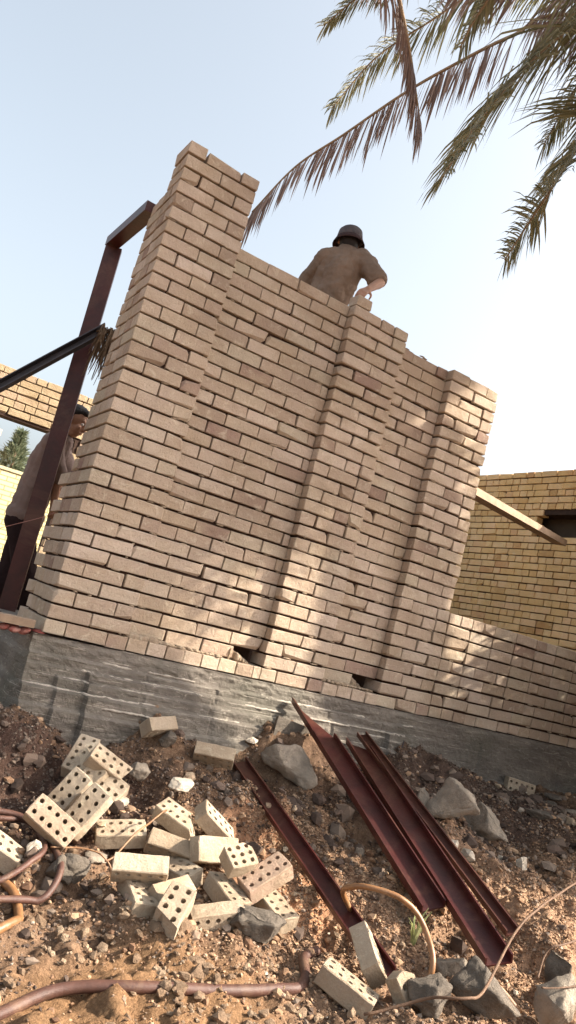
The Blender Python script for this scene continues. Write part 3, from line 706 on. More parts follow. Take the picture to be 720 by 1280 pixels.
m.build('sack_scrap',M['cloth'],label='crumpled dark red sack scrap under the plank end at the left edge',category='sack',smooth=True)
# plank from the pier to the side wall
m=MB(); p0=Vector((2.62,.32,1.80)); p1=Vector((5.55,1.55,2.02)); ax=(p1-p0)
def at(x,y,ax_,v):
    pass
m.obox((p0+p1)/2,ax,(-.4,1,0),(ax.length/2,.065,.032)); PL=m
plank=m.build('wooden_plank',M['wood'],label='long rough timber plank running from behind the right pier to the side wall',category='plank')
bpy.context.view_layer.update()
# ================================================================ steel lying in front
def beam(name,p0,p1,wd,w,fl,mt,label,t=.007,sk=0):
    c_=(Vector(p0)+Vector(p1))/2; m=MB(); channel(m,p0,p1,wd,w,fl,t,sk)
    return m.build(name,M[mt],center=c_,label=label,category='steel beam',group='steel sections dumped against the plinth')
beam('steel_beam',(1.645,-.085,-.065),(1.615,-1.56,-.68),(.93,.0,.33),.125,.042,'steel','long dark red steel channel with its pointed tip highest against the plinth',sk=-3.2)
beam('steel_beam',(2.03,-.22,-.23),(1.665,-1.92,-.735),(.93,0,.33),.125,.042,'steel','widest dark red steel channel, middle of the leaning bundle',sk=-1.0)
beam('steel_beam',(2.09,-.19,-.185),(1.86,-1.80,-.67),(.93,0,.33),.066,.03,'rust','thin brown steel angle, rightmost of the leaning bundle')
beam('steel_beam',(1.215,-.28,-.45),(1.205,-1.80,-.84),(.85,0,.4),.085,.035,'steel','dark red steel channel half buried beside the brick heap')
# ================================================================ loose bricks
BL,BW,BT=.225*.985,.11*.985,.075*.985
def perf(Lx,Wy,T,nx,ny,seed,cut=None,hole_r=.0105,solid=False):
    rn=random.Random(seed); bm=bmesh.new(); c=.004
    hx=Lx/2-c; hy=Wy/2-c; NX,NY=2*nx+1,2*ny+1
    lat=[[None]*NY for _ in range(NX)]; lat=[lat,[[None]*NY for _ in range(NX)]]
    for s,z in((0,-T/2),(1,T/2)):
        for i in range(NX):
            for j in range(NY): lat[s][i][j]=bm.verts.new((-hx+2*hx*i/(NX-1),-hy+2*hy*j/(NY-1),z))
    hr=min(hole_r,hx/nx*.62,hy/ny*.62)
    for ci in range(nx):
        for cj in range(ny):
            i=2*ci+1;j=2*cj+1; rings=[]
            st=(.12 if cj%2 else -.12)*hx/nx
            for s in(0,1):
                o8=[lat[s][i+a][j+b] for a,b in((1,0),(1,1),(0,1),(-1,1),(-1,0),(-1,-1),(0,-1),(1,-1))]
                cc=lat[s][i][j].co.copy()
                if solid:
                    for k in range(8): bm.faces.new((o8[k],o8[(k+1)%8],lat[s][i][j]))
                    continue
                h8=[bm.verts.new((cc.x+st+hr*math.cos(k*math.pi/4),cc.y+hr*math.sin(k*math.pi/4),cc.z)) for k in range(8)]
                for k in range(8): bm.faces.new((o8[k],o8[(k+1)%8],h8[(k+1)%8],h8[k]))
                rings.append(h8)
            if not solid:
                for k in range(8): bm.faces.new((rings[0][k],rings[0][(k+1)%8],rings[1][(k+1)%8],rings[1][k]))
                for s in(0,1): bm.verts.remove(lat[s][i][j])
    loop=[(i,0) for i in range(NX-1)]+[(NX-1,j) for j in range(NY-1)]+[(i,NY-1) for i in range(NX-1,0,-1)]+[(0,j) for j in range(NY-1,0,-1)]
    rr=[]
    for z in(-T/2+c,T/2-c):
        r_=[]
        for i,j in loop:
            x=-hx+2*hx*i/(NX-1); y=-hy+2*hy*j/(NY-1); cor=(i in(0,NX-1))and(j in(0,NY-1)); k=.35 if cor else 1
            x+= c*k*((i==NX-1)-(i==0)); y+=c*k*((j==NY-1)-(j==0)); r_.append(bm.verts.new((x,y,z)))
        rr.append(r_)
    n=len(loop)
    for k in range(n):
        a,b=loop[k],loop[(k+1)%n]
        bm.faces.new((lat[0][a[0]][a[1]],lat[0][b[0]][b[1]],rr[0][(k+1)%n],rr[0][k]))
        bm.faces.new((rr[0][k],rr[0][(k+1)%n],rr[1][(k+1)%n],rr[1][k]))
        bm.faces.new((rr[1][k],rr[1][(k+1)%n],lat[1][b[0]][b[1]],lat[1][a[0]][a[1]]))
    if cut:
        for (px,py,pz),(nx_,ny_,nz_) in cut:
            g=bmesh.ops.bisect_plane(bm,geom=bm.verts[:]+bm.edges[:]+bm.faces[:],plane_co=(px,py,pz),plane_no=(nx_,ny_,nz_),clear_outer=True)
            ed=[e for e in g['geom_cut'] if isinstance(e,bmesh.types.BMEdge)]
            try: bmesh.ops.triangle_fill(bm,edges=ed,use_beauty=True,use_dissolve=False)
            except Exception: pass
    if cut: bmesh.ops.triangulate(bm,faces=[f for f in bm.faces if len(f.verts)>4])
    bmesh.ops.recalc_face_normals(bm,faces=bm.faces)
    o=Vector((rn.uniform(0,50),rn.uniform(0,50),0))
    for v in bm.verts: v.co+=mn.noise_vector(v.co*22+o)*.0022+mn.noise_vector(v.co*60+o)*.0009
    me=bpy.data.meshes.new('perforated_brick'); bm.to_mesh(me); bm.free(); me.materials.append(M['loose']); return me
variants=[perf(BL,BW,BT,5,2,s) for s in range(5)]
special={'b16':perf(.14*.93,BW,BT,3,3,7,[((.045,-.03,0),(.7,-.7,.2))],.0105),
 'b22':perf(BL,BW,BT,5,2,9,[((-.05,-.02,.02),(-.9,-.35,-.25))],.012),
 'b13':perf(BL,BW,BT,5,2,8,[((.06,-.02,-.02),(.8,-.5,-.6))]),'b15':perf(BL,BW,BT,5,2,6,solid=True),
 'b5':perf(BL,BW,BT,5,2,12,[((.085,.0,0),(1,.25,.1))]),'b29':perf(BL*.8,BW,BT,4,2,13)}
LBL={'b1':'grey tan perforated brick lowest and leftmost of the tilted stack','b2':'perforated brick in the middle of the tilted stack, left of the seam','b3':'perforated brick right of the seam in the tilted stack, over its sunny edge',
'b4':'perforated brick at the top left of the tilted stack, nearest the plinth','b5':'perforated brick at the upper right of the tilted stack with a broken end','b6':'perforated brick wedged in the centre of the tilted stack','b7':'perforated brick underneath the right side of the tilted stack',
'b8':'cream perforated brick lying flat with two full rows of holes up, below the tilted stack','b9':'pale perforated brick cut by the left edge of the photo beside the hoses','b10':'smooth sided brick lying slanted across the middle of the heap under the broken brick',
'b11':'plain brownish brick face up with a sunlit end, left side of the heap','b12':'perforated brick standing on end at the lower left of the heap','b13':'perforated brick with a broken away corner at the top of the heap','b14':'brick on its side at the top right of the heap, holes facing right',
'b15':'mortar smeared whole brick in the centre of the heap, no holes showing','b16':'broken brick piece with three rows of holes, on top of the heap','b17':'large clean perforated brick lying slanted at the right of the heap beside the buried beam','b18':'pinkish perforated brick lowest on the right side of the heap',
'b19':'perforated brick under the slanted one, its near end in sun','b20':'brick with a brightly sunlit smooth top just behind the grey slab','b21':'mostly hidden perforated brick between the split brick and the sunlit one','b22':'split perforated brick with a jagged torn top end, front of the heap','b23':'shaded plain brick behind the split one','b24':'perforated brick peeping out behind the sunlit end of the plain brick',
'b25':'pale smooth brick standing slanted inside the hose loop','b26':'shaded perforated brick lying on edge at the bottom beside the buried beam','b27':'lone perforated brick in shade at the foot of the plinth on the right','b29':'half buried brick with a sunlit face against the plinth, upper left','b30':'dull tan brick lying flat at the plinth foot left of the big grey lump'}
for n_,(key,fc,o_,ax_) in enumerate(BR):
    x=Vector(ax_[:3]);y=Vector(ax_[3:]);z=x.cross(y); o_=Vector(o_)
    k93=.93/.985
    if fc=='S': c_=o_+(x*BL/2+y*BT/2+z*BW/2)*k93; mx=Matrix((x,z,-y)).transposed()
    elif fc=='X': c_=o_+x*.14*.93/2+y*BW/2+z*BT/2; mx=Matrix((x,y,z)).transposed()
    else: c_=o_+(x*BL/2+y*BW/2+z*BT/2)*k93; mx=Matrix((x,y,z)).transposed()
    me=special.get(key) or variants[n_%5]
    o=bpy.data.objects.new('perforated_brick',me); COL.objects.link(o); o.matrix_world=Matrix.Translation(c_)@mx.to_4x4()
    o['label']=LBL[key]; o['category']='brick'; o['group']='loose perforated bricks on the ground'
fr=bpy.data.objects.new('brick_fragment',perf(.10,.095,.06,2,1,77,[((.03,.03,0),(.6,.8,.1))],.012)); COL.objects.link(fr); fr.location=(1.165,-1.93,-.80); fr.rotation_euler=(1.0,-.35,.35); fr['label']='broken brick end with two holes between the pale standing brick and the dark block'; fr['category']='brick'
# ================================================================ rubble
def rock(key,size,mt,label,cat='rubble',seed=1,sink=.25,name='concrete_lump',flat=1.,rot=0,tilt=(0,0),dz=0,pts=13,pos=None,group='lumps of broken concrete and stone'):
    rn=random.Random(seed); bm=bmesh.new()
    for _ in range(pts):
        v=Vector((rn.gauss(0,1),rn.gauss(0,1),rn.gauss(0,1))).normalized()*rn.uniform(.86,1.0); v.z*=.9; bm.verts.new((v.x*size[0]/2*1.08,v.y*size[1]/2*1.08,v.z*size[2]/2*1.08))
    r_=bmesh.ops.convex_hull(bm,input=bm.verts); bmesh.ops.delete(bm,geom=[g for g in r_['geom_interior'] if isinstance(g,bmesh.types.BMVert)],context='VERTS')
    mx=max(size); 
    bmesh.ops.bevel(bm,geom=bm.edges[:],offset=min(size)*.05,segments=2,affect='EDGES',profile=.6,clamp_overlap=True)
    lvl=3 if mx>.12 else 2 
    bmesh.ops.triangulate(bm,faces=bm.faces[:])
    for _ in range(lvl):
        long=[e for e in bm.edges if e.calc_length()>mx*.05]
        if long: bmesh.ops.subdivide_edges(bm,edges=long,cuts=1,use_grid_fill=True)
        bmesh.ops.triangulate(bm,faces=[f for f in bm.faces if len(f.verts)>3])
    of=Vector((seed*3.1,seed*1.7,0)); 
    bm.normal_update()
    for v in bm.verts: 
        q=v.co/mx; v.co+=v.normal*mx*(.040*mn.noise(q*4+of)+.022*mn.noise(q*11+of)+.011*mn.noise(q*27+of))
    me=bpy.data.meshes.new(name); bmesh.ops.recalc_face_normals(bm,faces=bm.faces); bm.to_mesh(me); bm.free(); me.materials.append(M[mt])
    me.polygons.foreach_set('use_smooth',[True]*len(me.polygons))
    o=bpy.data.objects.new(name,me); COL.objects.link(o)
    p=Vector(pos) if pos else Vector(ROCK[key][0])
    if not pos:
        d=(p-CAM); d.z=0; d.normalize(); p=p+d*size[1]*.35; p.z=gh(p.x,p.y)+size[2]*(.5-sink)+dz
    o.location=p; o.rotation_euler=(tilt[0],tilt[1],rot); o['label']=label; o['category']=cat; o['group']=group; return o
A=.48 # bearing of picture-right seen from the camera
rock('R01',(.40,.20,.24),'rock','big grey concrete lump leaning under the tip of the long beam',seed=3,rot=-.95,tilt=(.1,.35),sink=.2,pts=14)
rock('R02',(.46,.24,.36),'rock','largest grey boulder with a sunny top right of the beams',seed=22,rot=-.7,tilt=(.35,.4),sink=.3,pts=10)
rock('R03',(.40,.22,.30),'rock','smooth grey boulder in shade, right behind the largest one',seed=88,rot=-.9,tilt=(.3,.4),sink=.35,pts=10)
rock('R04',(.30,.14,.14),'rockdark','long flat grey stone slab in front of the brick heap',seed=31,rot=-.55,sink=.2,pts=18)
rock('R05',(.12,.12,.15),'rockdark','dark rounded stone nearest the hose coil',seed=5,sink=.3)
rock('R05b',(.17,.14,.15),'rockdark','broad dark stone under the corner of the tilted stack',seed=6,sink=.3,rot=.4)
rock('R06',(.12,.10,.035),'rock','thin flat grey stone between the dark stone and the heap',seed=7,sink=.1,tilt=(.3,0))
rock('R07',(.24,.17,.23),'rockdark','dark grey block at the bottom edge beside the hose end',seed=12,rot=.3,sink=.15,pts=10)
rock('R08',(.34,.22,.26),'rockdark','large dark triangular slab at the bottom edge under the curved hose',seed=41,rot=-.4,sink=.15,pts=9)
rock('R09',(.20,.16,.32),'rock','tall pale shard at the lower right corner',seed=15,rot=.2,sink=.1,pts=9)
rock('R09',(.13,.10,.27),'rockdark','brown upright block of stone behind the tall pale shard at the lower right corner',seed=66,rot=.9,sink=.05,pts=12,pos=(1.90,-2.02,-.72))
rock('R10',(.20,.14,.13),'rock','frosted grey lump at the lower end of the widest beam',seed=17,rot=-.3)
rock('R11',(.13,.1,.12),'rockdark','dark round lump in front of the half buried brick by the plinth',seed=18)
rock('R13',(.10,.05,.13),'rockpale','upright pale chip beside the pale standing brick',seed=19)
rock('R14',(.09,.08,.09),'clod','crumbly clod at the foot of the split brick',seed=20)
rock('R15',(.11,.08,.045),'rocktan','flat buff brick piece on the gravel right of the buried beam',seed=21,rot=.5,pts=9)
rock('R16',(.08,.05,.07),'rock','small grey stone touching the long beam',seed=22)
rock('R17',(.11,.07,.075),'rockpale','cream broken brick corner beside the big grey lump',seed=23,rot=.2,sink=.05,pts=8)
rock('R18',(.11,.09,.09),'rockpale','pale crumbling lump above the tilted stack',seed=24)
rock('R19',(.12,.10,.12),'rock','rounded broken brick end right of the tilted stack',seed=25,dz=.04)
rock('R20',(.09,.06,.06),'rocktan','reddish stone between the tilted stack and the buried beam',seed=26)
rock('R21',(.09,.08,.12),'rockpale','tallest white stone below the boulders',seed=27)
rock('R22',(.06,.05,.08),'rockpale','slim white stone left of the tallest white one',seed=28)
rock('R23',(.11,.08,.06),'rockpale','flat whitish stone on the shadow line right of the beams',seed=29)
rock('R24',(.08,.06,.09),'rockpale','upright whitish stone on the shadow line',seed=30)
rock('R25',(.06,.05,.06),'rockpale','small whitish stone beside the upright one on the shadow line',seed=31)
rock('R26',(.16,.10,.09),'rockdark','dark angular stone right of the lone shaded brick',seed=32,rot=-.5)
rock('R27',(.2,.09,.09),'rockdark','long dark stone pointing down from the lone shaded brick',seed=33,rot=-1.0)
rock('R28',(.11,.1,.09),'rocktan','pale buff stone at the right edge in shade',seed=34)
rock('R29',(.17,.12,.06),'rockdark','flat dark slab above the buff stone at the right edge',seed=35)
rock('R30',(.12,.09,.05),'rock','thin grey slab at the right edge above the buff stone',seed=36)
rock('R31',(.11,.07,.05),'rocktan','pinkish chip on the gravel below the big grey lump',seed=37,rot=.4)
rock('R32',(.08,.05,.05),'rockdark','small dark stone against the buried beam',seed=38)
rock('R33',(.10,.08,.07),'rockpale','cream chip behind the flat lying brick',seed=39)
rock('R34',(.08,.06,.09),'rockpale','pale broken brick bit inside the hose coil',seed=40)
rock('R35',(.15,.10,.09),'rockpale','whitish mortar lump on the back of the heap',seed=42,dz=.07)
rock('R36',(.06,.05,.06),'rock','grey pebble left of the whitish mortar lump',seed=43)
rock('R37',(.07,.06,.05),'rocktan','small buff block on the flat grey stone',seed=44,dz=.03,pts=8)
rock('R38',(.10,.06,.06),'rocktan','reddish half brick left of the lone shaded brick',seed=45,pts=8)
rock('R39',(.14,.09,.09),'rocktan','pinkish mortared brick end right of the lone shaded brick',seed=46,pts=8)
rock('R40',(.06,.05,.04),'rocktan','little tan stone right of the pinkish brick',seed=47)
rock('R41',(.08,.05,.05),'rocktan','small tan stone at the top of the gravel spill',seed=48)
rock('R42',(.12,.12,.22),'rock','rough upright grey stone left of the largest boulder',seed=49,rot=.5)
rock('R43',(.09,.07,.05),'clod','earth clod in the shade near the right edge',seed=50)
rock('R44',(.09,.06,.05),'clod','earth clod right of the thin brown angle',seed=51)
m=MB(); m.obox((1.52,-.27,-.30),(.95,-.25,-.15),(.1,.35,1),(.12,.13,.018))
m.build('stone_slab',M['rockdark'],label='thin dark slab leaning on the plinth behind the big grey lump',category='slab')
# many smaller unnamed stones: past counting
a=scatter('rubble_stones',560,lambda x,y:cl(x+14,y+4)*inv(x,y)*mound(x,y)*(.15+blob(x,y,2.8,-.7,1.6,.5)+blob(x,y,.6,-.7,.8,.4)),.014,.062,'gritdark','ico'); a['label']='fist sized dusty stones scattered along the slope'; a['category']='rubble'
a=scatter('earth_clods',900,lambda x,y:blob(x,y,.25,-1.75,.7,.5)*inv(x,y)*np.clip((vn(x*5,y*5)+.2)*3,0,1)+.05*inv(x,y)*bright(x,y),.007,.034,'clod','ico'); a['label']='crumbly brown clods over the clay bank at lower left'; a['category']='clods'
# ================================================================ hoses, wires
def lie(pts,up,k=8):
    out=[]
    for p in spline([(a,b,0) for a,b,_ in pts],k): out.append(Vector((p.x,p.y,0)))
    zz=[gh(p.x,p.y) for p in out]; zz=[sum(zz[max(0,i-5):i+6])/len(zz[max(0,i-5):i+6]) for i in range(len(zz))]; sm=[max(zz[max(0,i-3):i+4])*.6+sum(zz[max(0,i-3):i+4])/len(zz[max(0,i-3):i+4])*.4 for i in range(len(zz))]
    return [Vector((p.x,p.y,z+up)) for p,z in zip(out,sm)]
def hose(key,r,mt,label,name='rubber_hose',cat='hose',up=None,lift=None,n=10):
    pts=lie(PATH[key],up if up is not None else r*.8)
    if lift:
        N_=len(pts)
        for i,p in enumerate(pts): l=lift(i/(N_-1)); pts[i]=p+(CAM-p)*(l/(CAM.z-p.z))
    m=MB(); m.tube(pts,r,n); return m.build(name,M[mt],smooth=True,label=label,category=cat)
hose('hoseA',.0135,'hosered','dark reddish hose, outer loop of the coil at the left edge',lift=lambda t:.025)
hose('hoseB',.012,'hosered','dusty red hose, inner loop round the pale brick bit at the left edge',lift=lambda t:.02)
hose('hoseC',.017,'hosetan','orange tan hose bend lowest at the left edge')
hose('hoseD',.020,'hosered','thick reddish hose curving along the bottom edge to the stony clump',up=.002)
hose('hoseE',.0115,'hosetan','tan hose arched in a loop round the pale standing brick',lift=lambda t:.125*math.sin(math.pi*t)**.7+.010)
hose('hoseF',.0135,'hosetan','short orange hose arching over the dark slab at the bottom right',lift=lambda t:.05*math.sin(math.pi*t)+.01)
hose('wireA',.005,'wire','long rusty wire sweeping from the bottom edge up to the right edge','rusty_wire','wire',lift=lambda t:.05+.10*math.sin(math.pi*t))
hose('wireB',.004,'wire','thin bent wire poking over the tall pale shard','rusty_wire','wire',lift=lambda t:.12)
hose('wireC',.0035,'wire','short straight wire low at the right edge by the pale shard','rusty_wire','wire',lift=lambda t:.08)
hose('wireD',.004,'hosetan','frayed straw coloured twine lying over the flat cream brick','twine','twine',lift=lambda t:.09)
hose('wireE',.0035,'hosetan','tangled straw coloured twine on the dark stones','twine','twine',lift=lambda t:.05)
def rod(p0,p1,r,label,mt='darksteel',name='steel_rod',cat='rod'):
    m=MB(); m.tube([p0,(Vector(p0)+Vector(p1))/2+Vector((.004,0,0)),p1],r,6); m.build(name,M[mt],label=label,category=cat)
rod((.82,-.10,-.50),(.845,-.09,-.18),.004,'thin dark rod standing against the plinth near the middle left')
rod((2.47,-.13,-.45),(2.50,-.13,-.17),.004,'thin dark rod sticking up by the plinth right of the beams')
# weed sprout by the loop
m=MB()
for k in range(14):
    a=random.uniform(0,6.28); b=Vector((1.50,-1.60,gh(1.50,-1.60)-.01)); d=Vector((math.cos(a)*.3,math.sin(a)*.3,1)).normalized(); l=random.uniform(.09,.19)
    strip(m,[b,b+d*l*.4+Vector((0,0,.01)),b+d*l*.75,b+d*l+Vector((math.cos(a)*.02,0,-.01))],random.uniform(.006,.011),(math.sin(a),-math.cos(a),0))
m.build('weed_sprout',M['sprout'],recalc=False,label='pale green leafy sprout beside the hose loop and the widest beam',category='plant')
# ================================================================ palms
def frond(pts,L0,mt,droop,seed,parent,dens=1.,wid=.0105,flat=.85,fwd=1.,stem=.016,hang=0.,tip=.7):
    """one pinnate frond: rachis along pts (base first), leaflets either side"""
    rn=random.Random(seed); sp=spline(pts,14); n=len(sp)
    le=[0]
    for a,b in zip(sp,sp[1:]): le.append(le[-1]+(b-a).length)
    tot=le[-1]; m=MB(); m.tube(sp,[stem*(1-.85*i/(n-1))+.0025 for i in range(n)],6)
    st=.016/dens; s=tot*.06; i=0
    fb=MB()
    while s<tot:
        while i<n-2 and le[i+1]<s: i+=1
        t=(s-le[i])/(le[i+1]-le[i]+1e-9); p=sp[i].lerp(sp[i+1],min(t,1)); T=(sp[i+1]-sp[i]).normalized()
        Sd=T.cross(Vector((0,0,1))); 
        if Sd.length<.2: Sd=T.cross(Vector((.6,.8,0)))
        Sd.normalize(); Up=Sd.cross(T); k=s/tot
        env=max(.25,min(1,k*4))*(1-tip*max(0,(k-.55)/.45)**1.5)
        for sg in(-1,1):
            if rn.random()<.07 or (tip<.5 and mn.noise(Vector((k*19,seed,sg*.3)))>.22): continue
            l=L0*env*rn.uniform(.7,1.15); fw=(rn.uniform(.2,.5)+max(0,k-.75)*2.2)*fwd
            bend=rn.uniform(-.14,.14); d=(Sd*sg*flat+T*(fw+bend)+Up*rn.uniform(-.15,.35)*(1-hang)+Vector((rn.uniform(-.12,.12),rn.uniform(-.12,.12),-hang*rn.uniform(.6,1.3)))).normalized()
            g=Vector((0,0,-1))*droop*rn.uniform(.5,1.35)
            p1=p+d*l*.35+g*l*.04; p2=p1+(d+g*.5).normalized()*l*.35; p3=p2+(d*.8+g*1.3).normalized()*l*.3
            wdir=(T*.6+Up*rn.uniform(-.9,.9)).normalized(); w_=wid*rn.uniform(.7,1.2)
            vs=[p-wdir*w_*.5,p+wdir*w_*.5,p1-wdir*w_,p1+wdir*w_,p2-wdir*w_*.8,p2+wdir*w_*.8,p3]
            fb.add(vs,[(0,1,3,2),(2,3,5,4),(4,5,6)])
        s+=st*rn.uniform(.7,1.3)
    ro=m.build('frond',M['rachis'],parent,smooth=True)
    fo=fb.build('leaflets',M[mt],None,recalc=False); fo.parent=ro; return ro
def palm_trunk(t,base,CR,rad=.28,k2=10):
    m=MB(); b=Vector(base); tp=spline([b,b.lerp(CR,.35)+Vector((.05,0,0)),b.lerp(CR,.7),CR-Vector((0,0,.1))],k2)
    m.tube(tp,[rad-.08*(i/len(tp))+.02*(i%2) for i in range(len(tp))],14)
    for i,p in enumerate(tp[2:-1]):
        for k in range(9):
            a=k*.698+i*.35; r=rad-.02-.08*(i/len(tp)); q=p+Vector((math.cos(a)*r,math.sin(a)*r,0)); m.obox(q,(math.cos(a)*.5,math.sin(a)*.5,1),(-math.sin(a),math.cos(a),0),(.09,.06,.02))
    m.build('trunk',M['bark'],t)
CAMI=S.camera.matrix_world.inverted()
def inview(p,mg=1.06):
    c=CAMI@Vector(p)
    return c.z<0 and abs(c.x/-c.z)<.382*mg+.0 and abs(c.y/-c.z)<.68*mg
def opens(p):
    # fronds that would shade these chosen slope and wall patches are left out
    for a,b in zip(p,p[1:]):
        for f_ in (.15,.35,.55,.75,.95):
            q=Vector(a).lerp(Vector(b),f_)
            if q.z>-.6:
                t_=(q.z+.7)/SUN.z; g=q-SUN*t_
                if .35<g.x<1.9 and -2.2<g.y<-.8: return True
                if 1.9<=g.x<4.2 and -3.0<g.y<-1.3: return True
                if -.3<g.x<.5 and -1.75<g.y<-1.45: return True
            if q.y<0:
                t_=q.y/SUN.y; g=q-SUN*t_
                if 1.45<g.x<2.1 and .4<g.z<1.25: return True
                if 2.35<g.x<2.9 and 1.6<g.z<2.7: return True
                if 2.1<g.x<3.15 and -.1<g.z<.9: return True
                if .5<g.x<2.6 and -.4<g.z<-.05: return True
    return False
def crown(t,CR,n,seed,ln0,ln1,elo,ehi,L0,tilt=None,dens=.8):
    rn=random.Random(seed); made=0; k=0
    while made<n and k<n*7:
        k+=1; a=k*2.399+.4+seed; e=rn.uniform(elo,ehi); ln=rn.uniform(ln0,ln1)
        d=Vector((math.cos(a)*math.cos(e),math.sin(a)*math.cos(e),math.sin(e))); dn=Vector((math.cos(a),math.sin(a),0))
        p=[CR,CR+d*ln*.3+Vector((0,0,.1)),CR+d*ln*.55+dn*.1-Vector((0,0,.12)),CR+d*ln*.74+dn*.25-Vector((0,0,.6)),CR+d*ln*.80+dn*.35-Vector((0,0,1.3))]
        if any(inview(x+o,1.0) for x in p for o in (Vector((0,0,0)),Vector((-.35,0,-.3)),Vector((0,-.3,-.4)),Vector((.3,.2,-.4)))): continue
        if opens(p): continue
        frond(p,L0,'leaf',.9,seed*100+k,t,dens,.014); made+=1
CR=Vector((5.5,-1.95,4.95))
palm=thing('date_palm',(6.6,-2.0,-.7),'date palm whose long drooping fronds hang into the sky at the upper right','palm tree')
palm_trunk(palm,(6.6,-2.0,-.8),CR)
def full(pts): 
    b=Vector(pts[0]); mid=(CR+b)/2+Vector((0,0,.3)); return [CR,mid]+[Vector(p) for p in pts]
vis=[('F1',.47,'leafdry',1.0,1.05,.25,.45,1.0),('F2',.42,'leafdry',1.2,2.0,.5,1.3,.6),('F3',.6,'leaf',.9,1.4,.85,1,.15),('F4',.5,'leaf',.9,1.4,.8,1,.2),('F5',.8,'leaf',.6,1.6,1.3,.6,.0),('F6',.72,'leaf',.4,1.9,1.3,.6,.0),('F7',.7,'leaf',.6,1.4,.9,.9,.2),('F8',.5,'leaf',.9,1.5,.8,.9,.2),('F9',.55,'leaf',.8,1.3,.9,1,.2)]
for n_,(k,l,mt,dr,dn,fl,fw,hg) in enumerate(vis): frond(full(FROND[k]),l,mt,dr,50+n_,palm,dn,.0072,fl,fw,hang=hg,tip=.35 if mt=='leafdry' else .72)
crown(palm,CR,60,3,2.4,3.9,-.7,1.2,.55)
p2=thing('date_palm',(6.3,-3.3,-.8),'second date palm, unseen, added outside the frame on the right to shade the wall','palm tree')  # unseen palm added so that its crown shades the tall wall
CR2=Vector((5.3,-2.8,5.5)); palm_trunk(p2,(6.3,-3.3,-.9),CR2)
crown(p2,CR2,60,5,2.4,3.9,-.8,1.1,.55)
yp=thing('added_shade_palm',(5.5,-1.7,-.6),'bushy young palm, unseen, added outside the frame to shade the right side','palm tree')  # unseen clump added to shade the low wall and ground at right
palm_trunk(yp,(5.5,-1.7,-.8),Vector((5.5,-1.7,.2)),.2,4)
crown(yp,Vector((5.5,-1.7,.35)),85,8,2.0,3.4,.15,1.4,.5,dens=1.2)
# ================================================================ people
def remeshed(mb,name,mt,vox,parent=None,smooth_it=3,wr=0,ws=.12,loc=None,**tags):
    o=mb.build(name,M[mt],parent,smooth=True,center=None if parent else loc,**tags)
    r=o.modifiers.new('r','REMESH'); r.mode='VOXEL'; r.voxel_size=vox; r.use_smooth_shade=True
    s=o.modifiers.new('s','SMOOTH'); s.factor=.5; s.iterations=smooth_it
    if wr:
        t=bpy.data.textures.new(name+'_folds','CLOUDS'); t.noise_scale=ws; t.noise_depth=3
        d=o.modifiers.new('d','DISPLACE'); d.texture=t; d.strength=wr; d.mid_level=.3; d.texture_coords='LOCAL'
    return o
def hand(mb,w,d,n,curl=.9,L_=.17):
    """palm and five fingers: w wrist, d direction of the hand, n direction the palm faces"""
    w=Vector(w); d=Vector(d).normalized(); n=Vector(n); n=(n-d*n.dot(d)).normalized(); s=d.cross(n)
    for k in (-.026,-.009,.009,.026): mb.cap(w+d*.005+s*k*.6,w+d*.085+s*k,.014,.0125,8)
    for k,l in((-.030,.062),(-.010,.076),(.010,.080),(.030,.070)):
        a=w+d*.085+s*k; b=a+(d*math.cos(curl*.5)+n*math.sin(curl*.5))*l*.5; c=b+(d*math.cos(curl*1.3)+n*math.sin(curl*1.3))*l*.5
        mb.cap(a,b,.0092,.0085,8); mb.cap(b,c,.0085,.0072,8)
    a=w+d*.025+s*.030; b=a+(d*.6+s*.75+n*.3).normalized()*.038; c=b+(d*.75+n*.6+s*.1).normalized()*.032
    mb.cap(a,b,.0115,.0095,8); mb.cap(b,c,.0095,.008,8)
def head(mb,c,f,u,s=1.):
    c=Vector(c); f=Vector(f).normalized(); u=Vector(u); u=(u-f*u.dot(f)).normalized(); r=f.cross(u)
    P=lambda a,b,d_: c+f*a*s+u*b*s+r*d_*s
    mb.ell(P(-.008,.028,0),(.098*s,.090*s,.076*s),f,u,18,14)        # skull (f,u,r)
    mb.ell(P(.030,-.045,0),(.062*s,.060*s,.056*s),f,u,14,10)         # face
    mb.cap(P(.045,-.085,.018),P(.045,-.085,-.018),.024*s,.024*s)     # chin
    mb.cap(P(.090,.012,0),P(.106,-.028,0),.009*s,.014*s)              # nose
    mb.cap(P(.082,.030,.034),P(.082,.030,-.034),.012*s,.012*s)        # brow
    mb.cap(P(.088,-.055,.018),P(.088,-.055,-.018),.0075*s,.0075*s)
    mb.cap(P(.085,-.066,.015),P(.085,-.066,-.015),.008*s,.008*s)
    for k in(-1,1):
        mb.ell(P(-.005,-.005,.078*k),(.018*s,.032*s,.010*s),f,u,10,8)
        mb.ell(P(.070,-.025,.038*k),(.022*s,.022*s,.018*s),f,u,10,8)
    return P
def eyes(P,s,parent):
    for k in(-1,1):
        m=MB(); m.ell(P(.080,.006,.030*k),(.012*s,)*3,nu=10,nv=8); o=m.build('eye',M['eye'],parent,smooth=True)
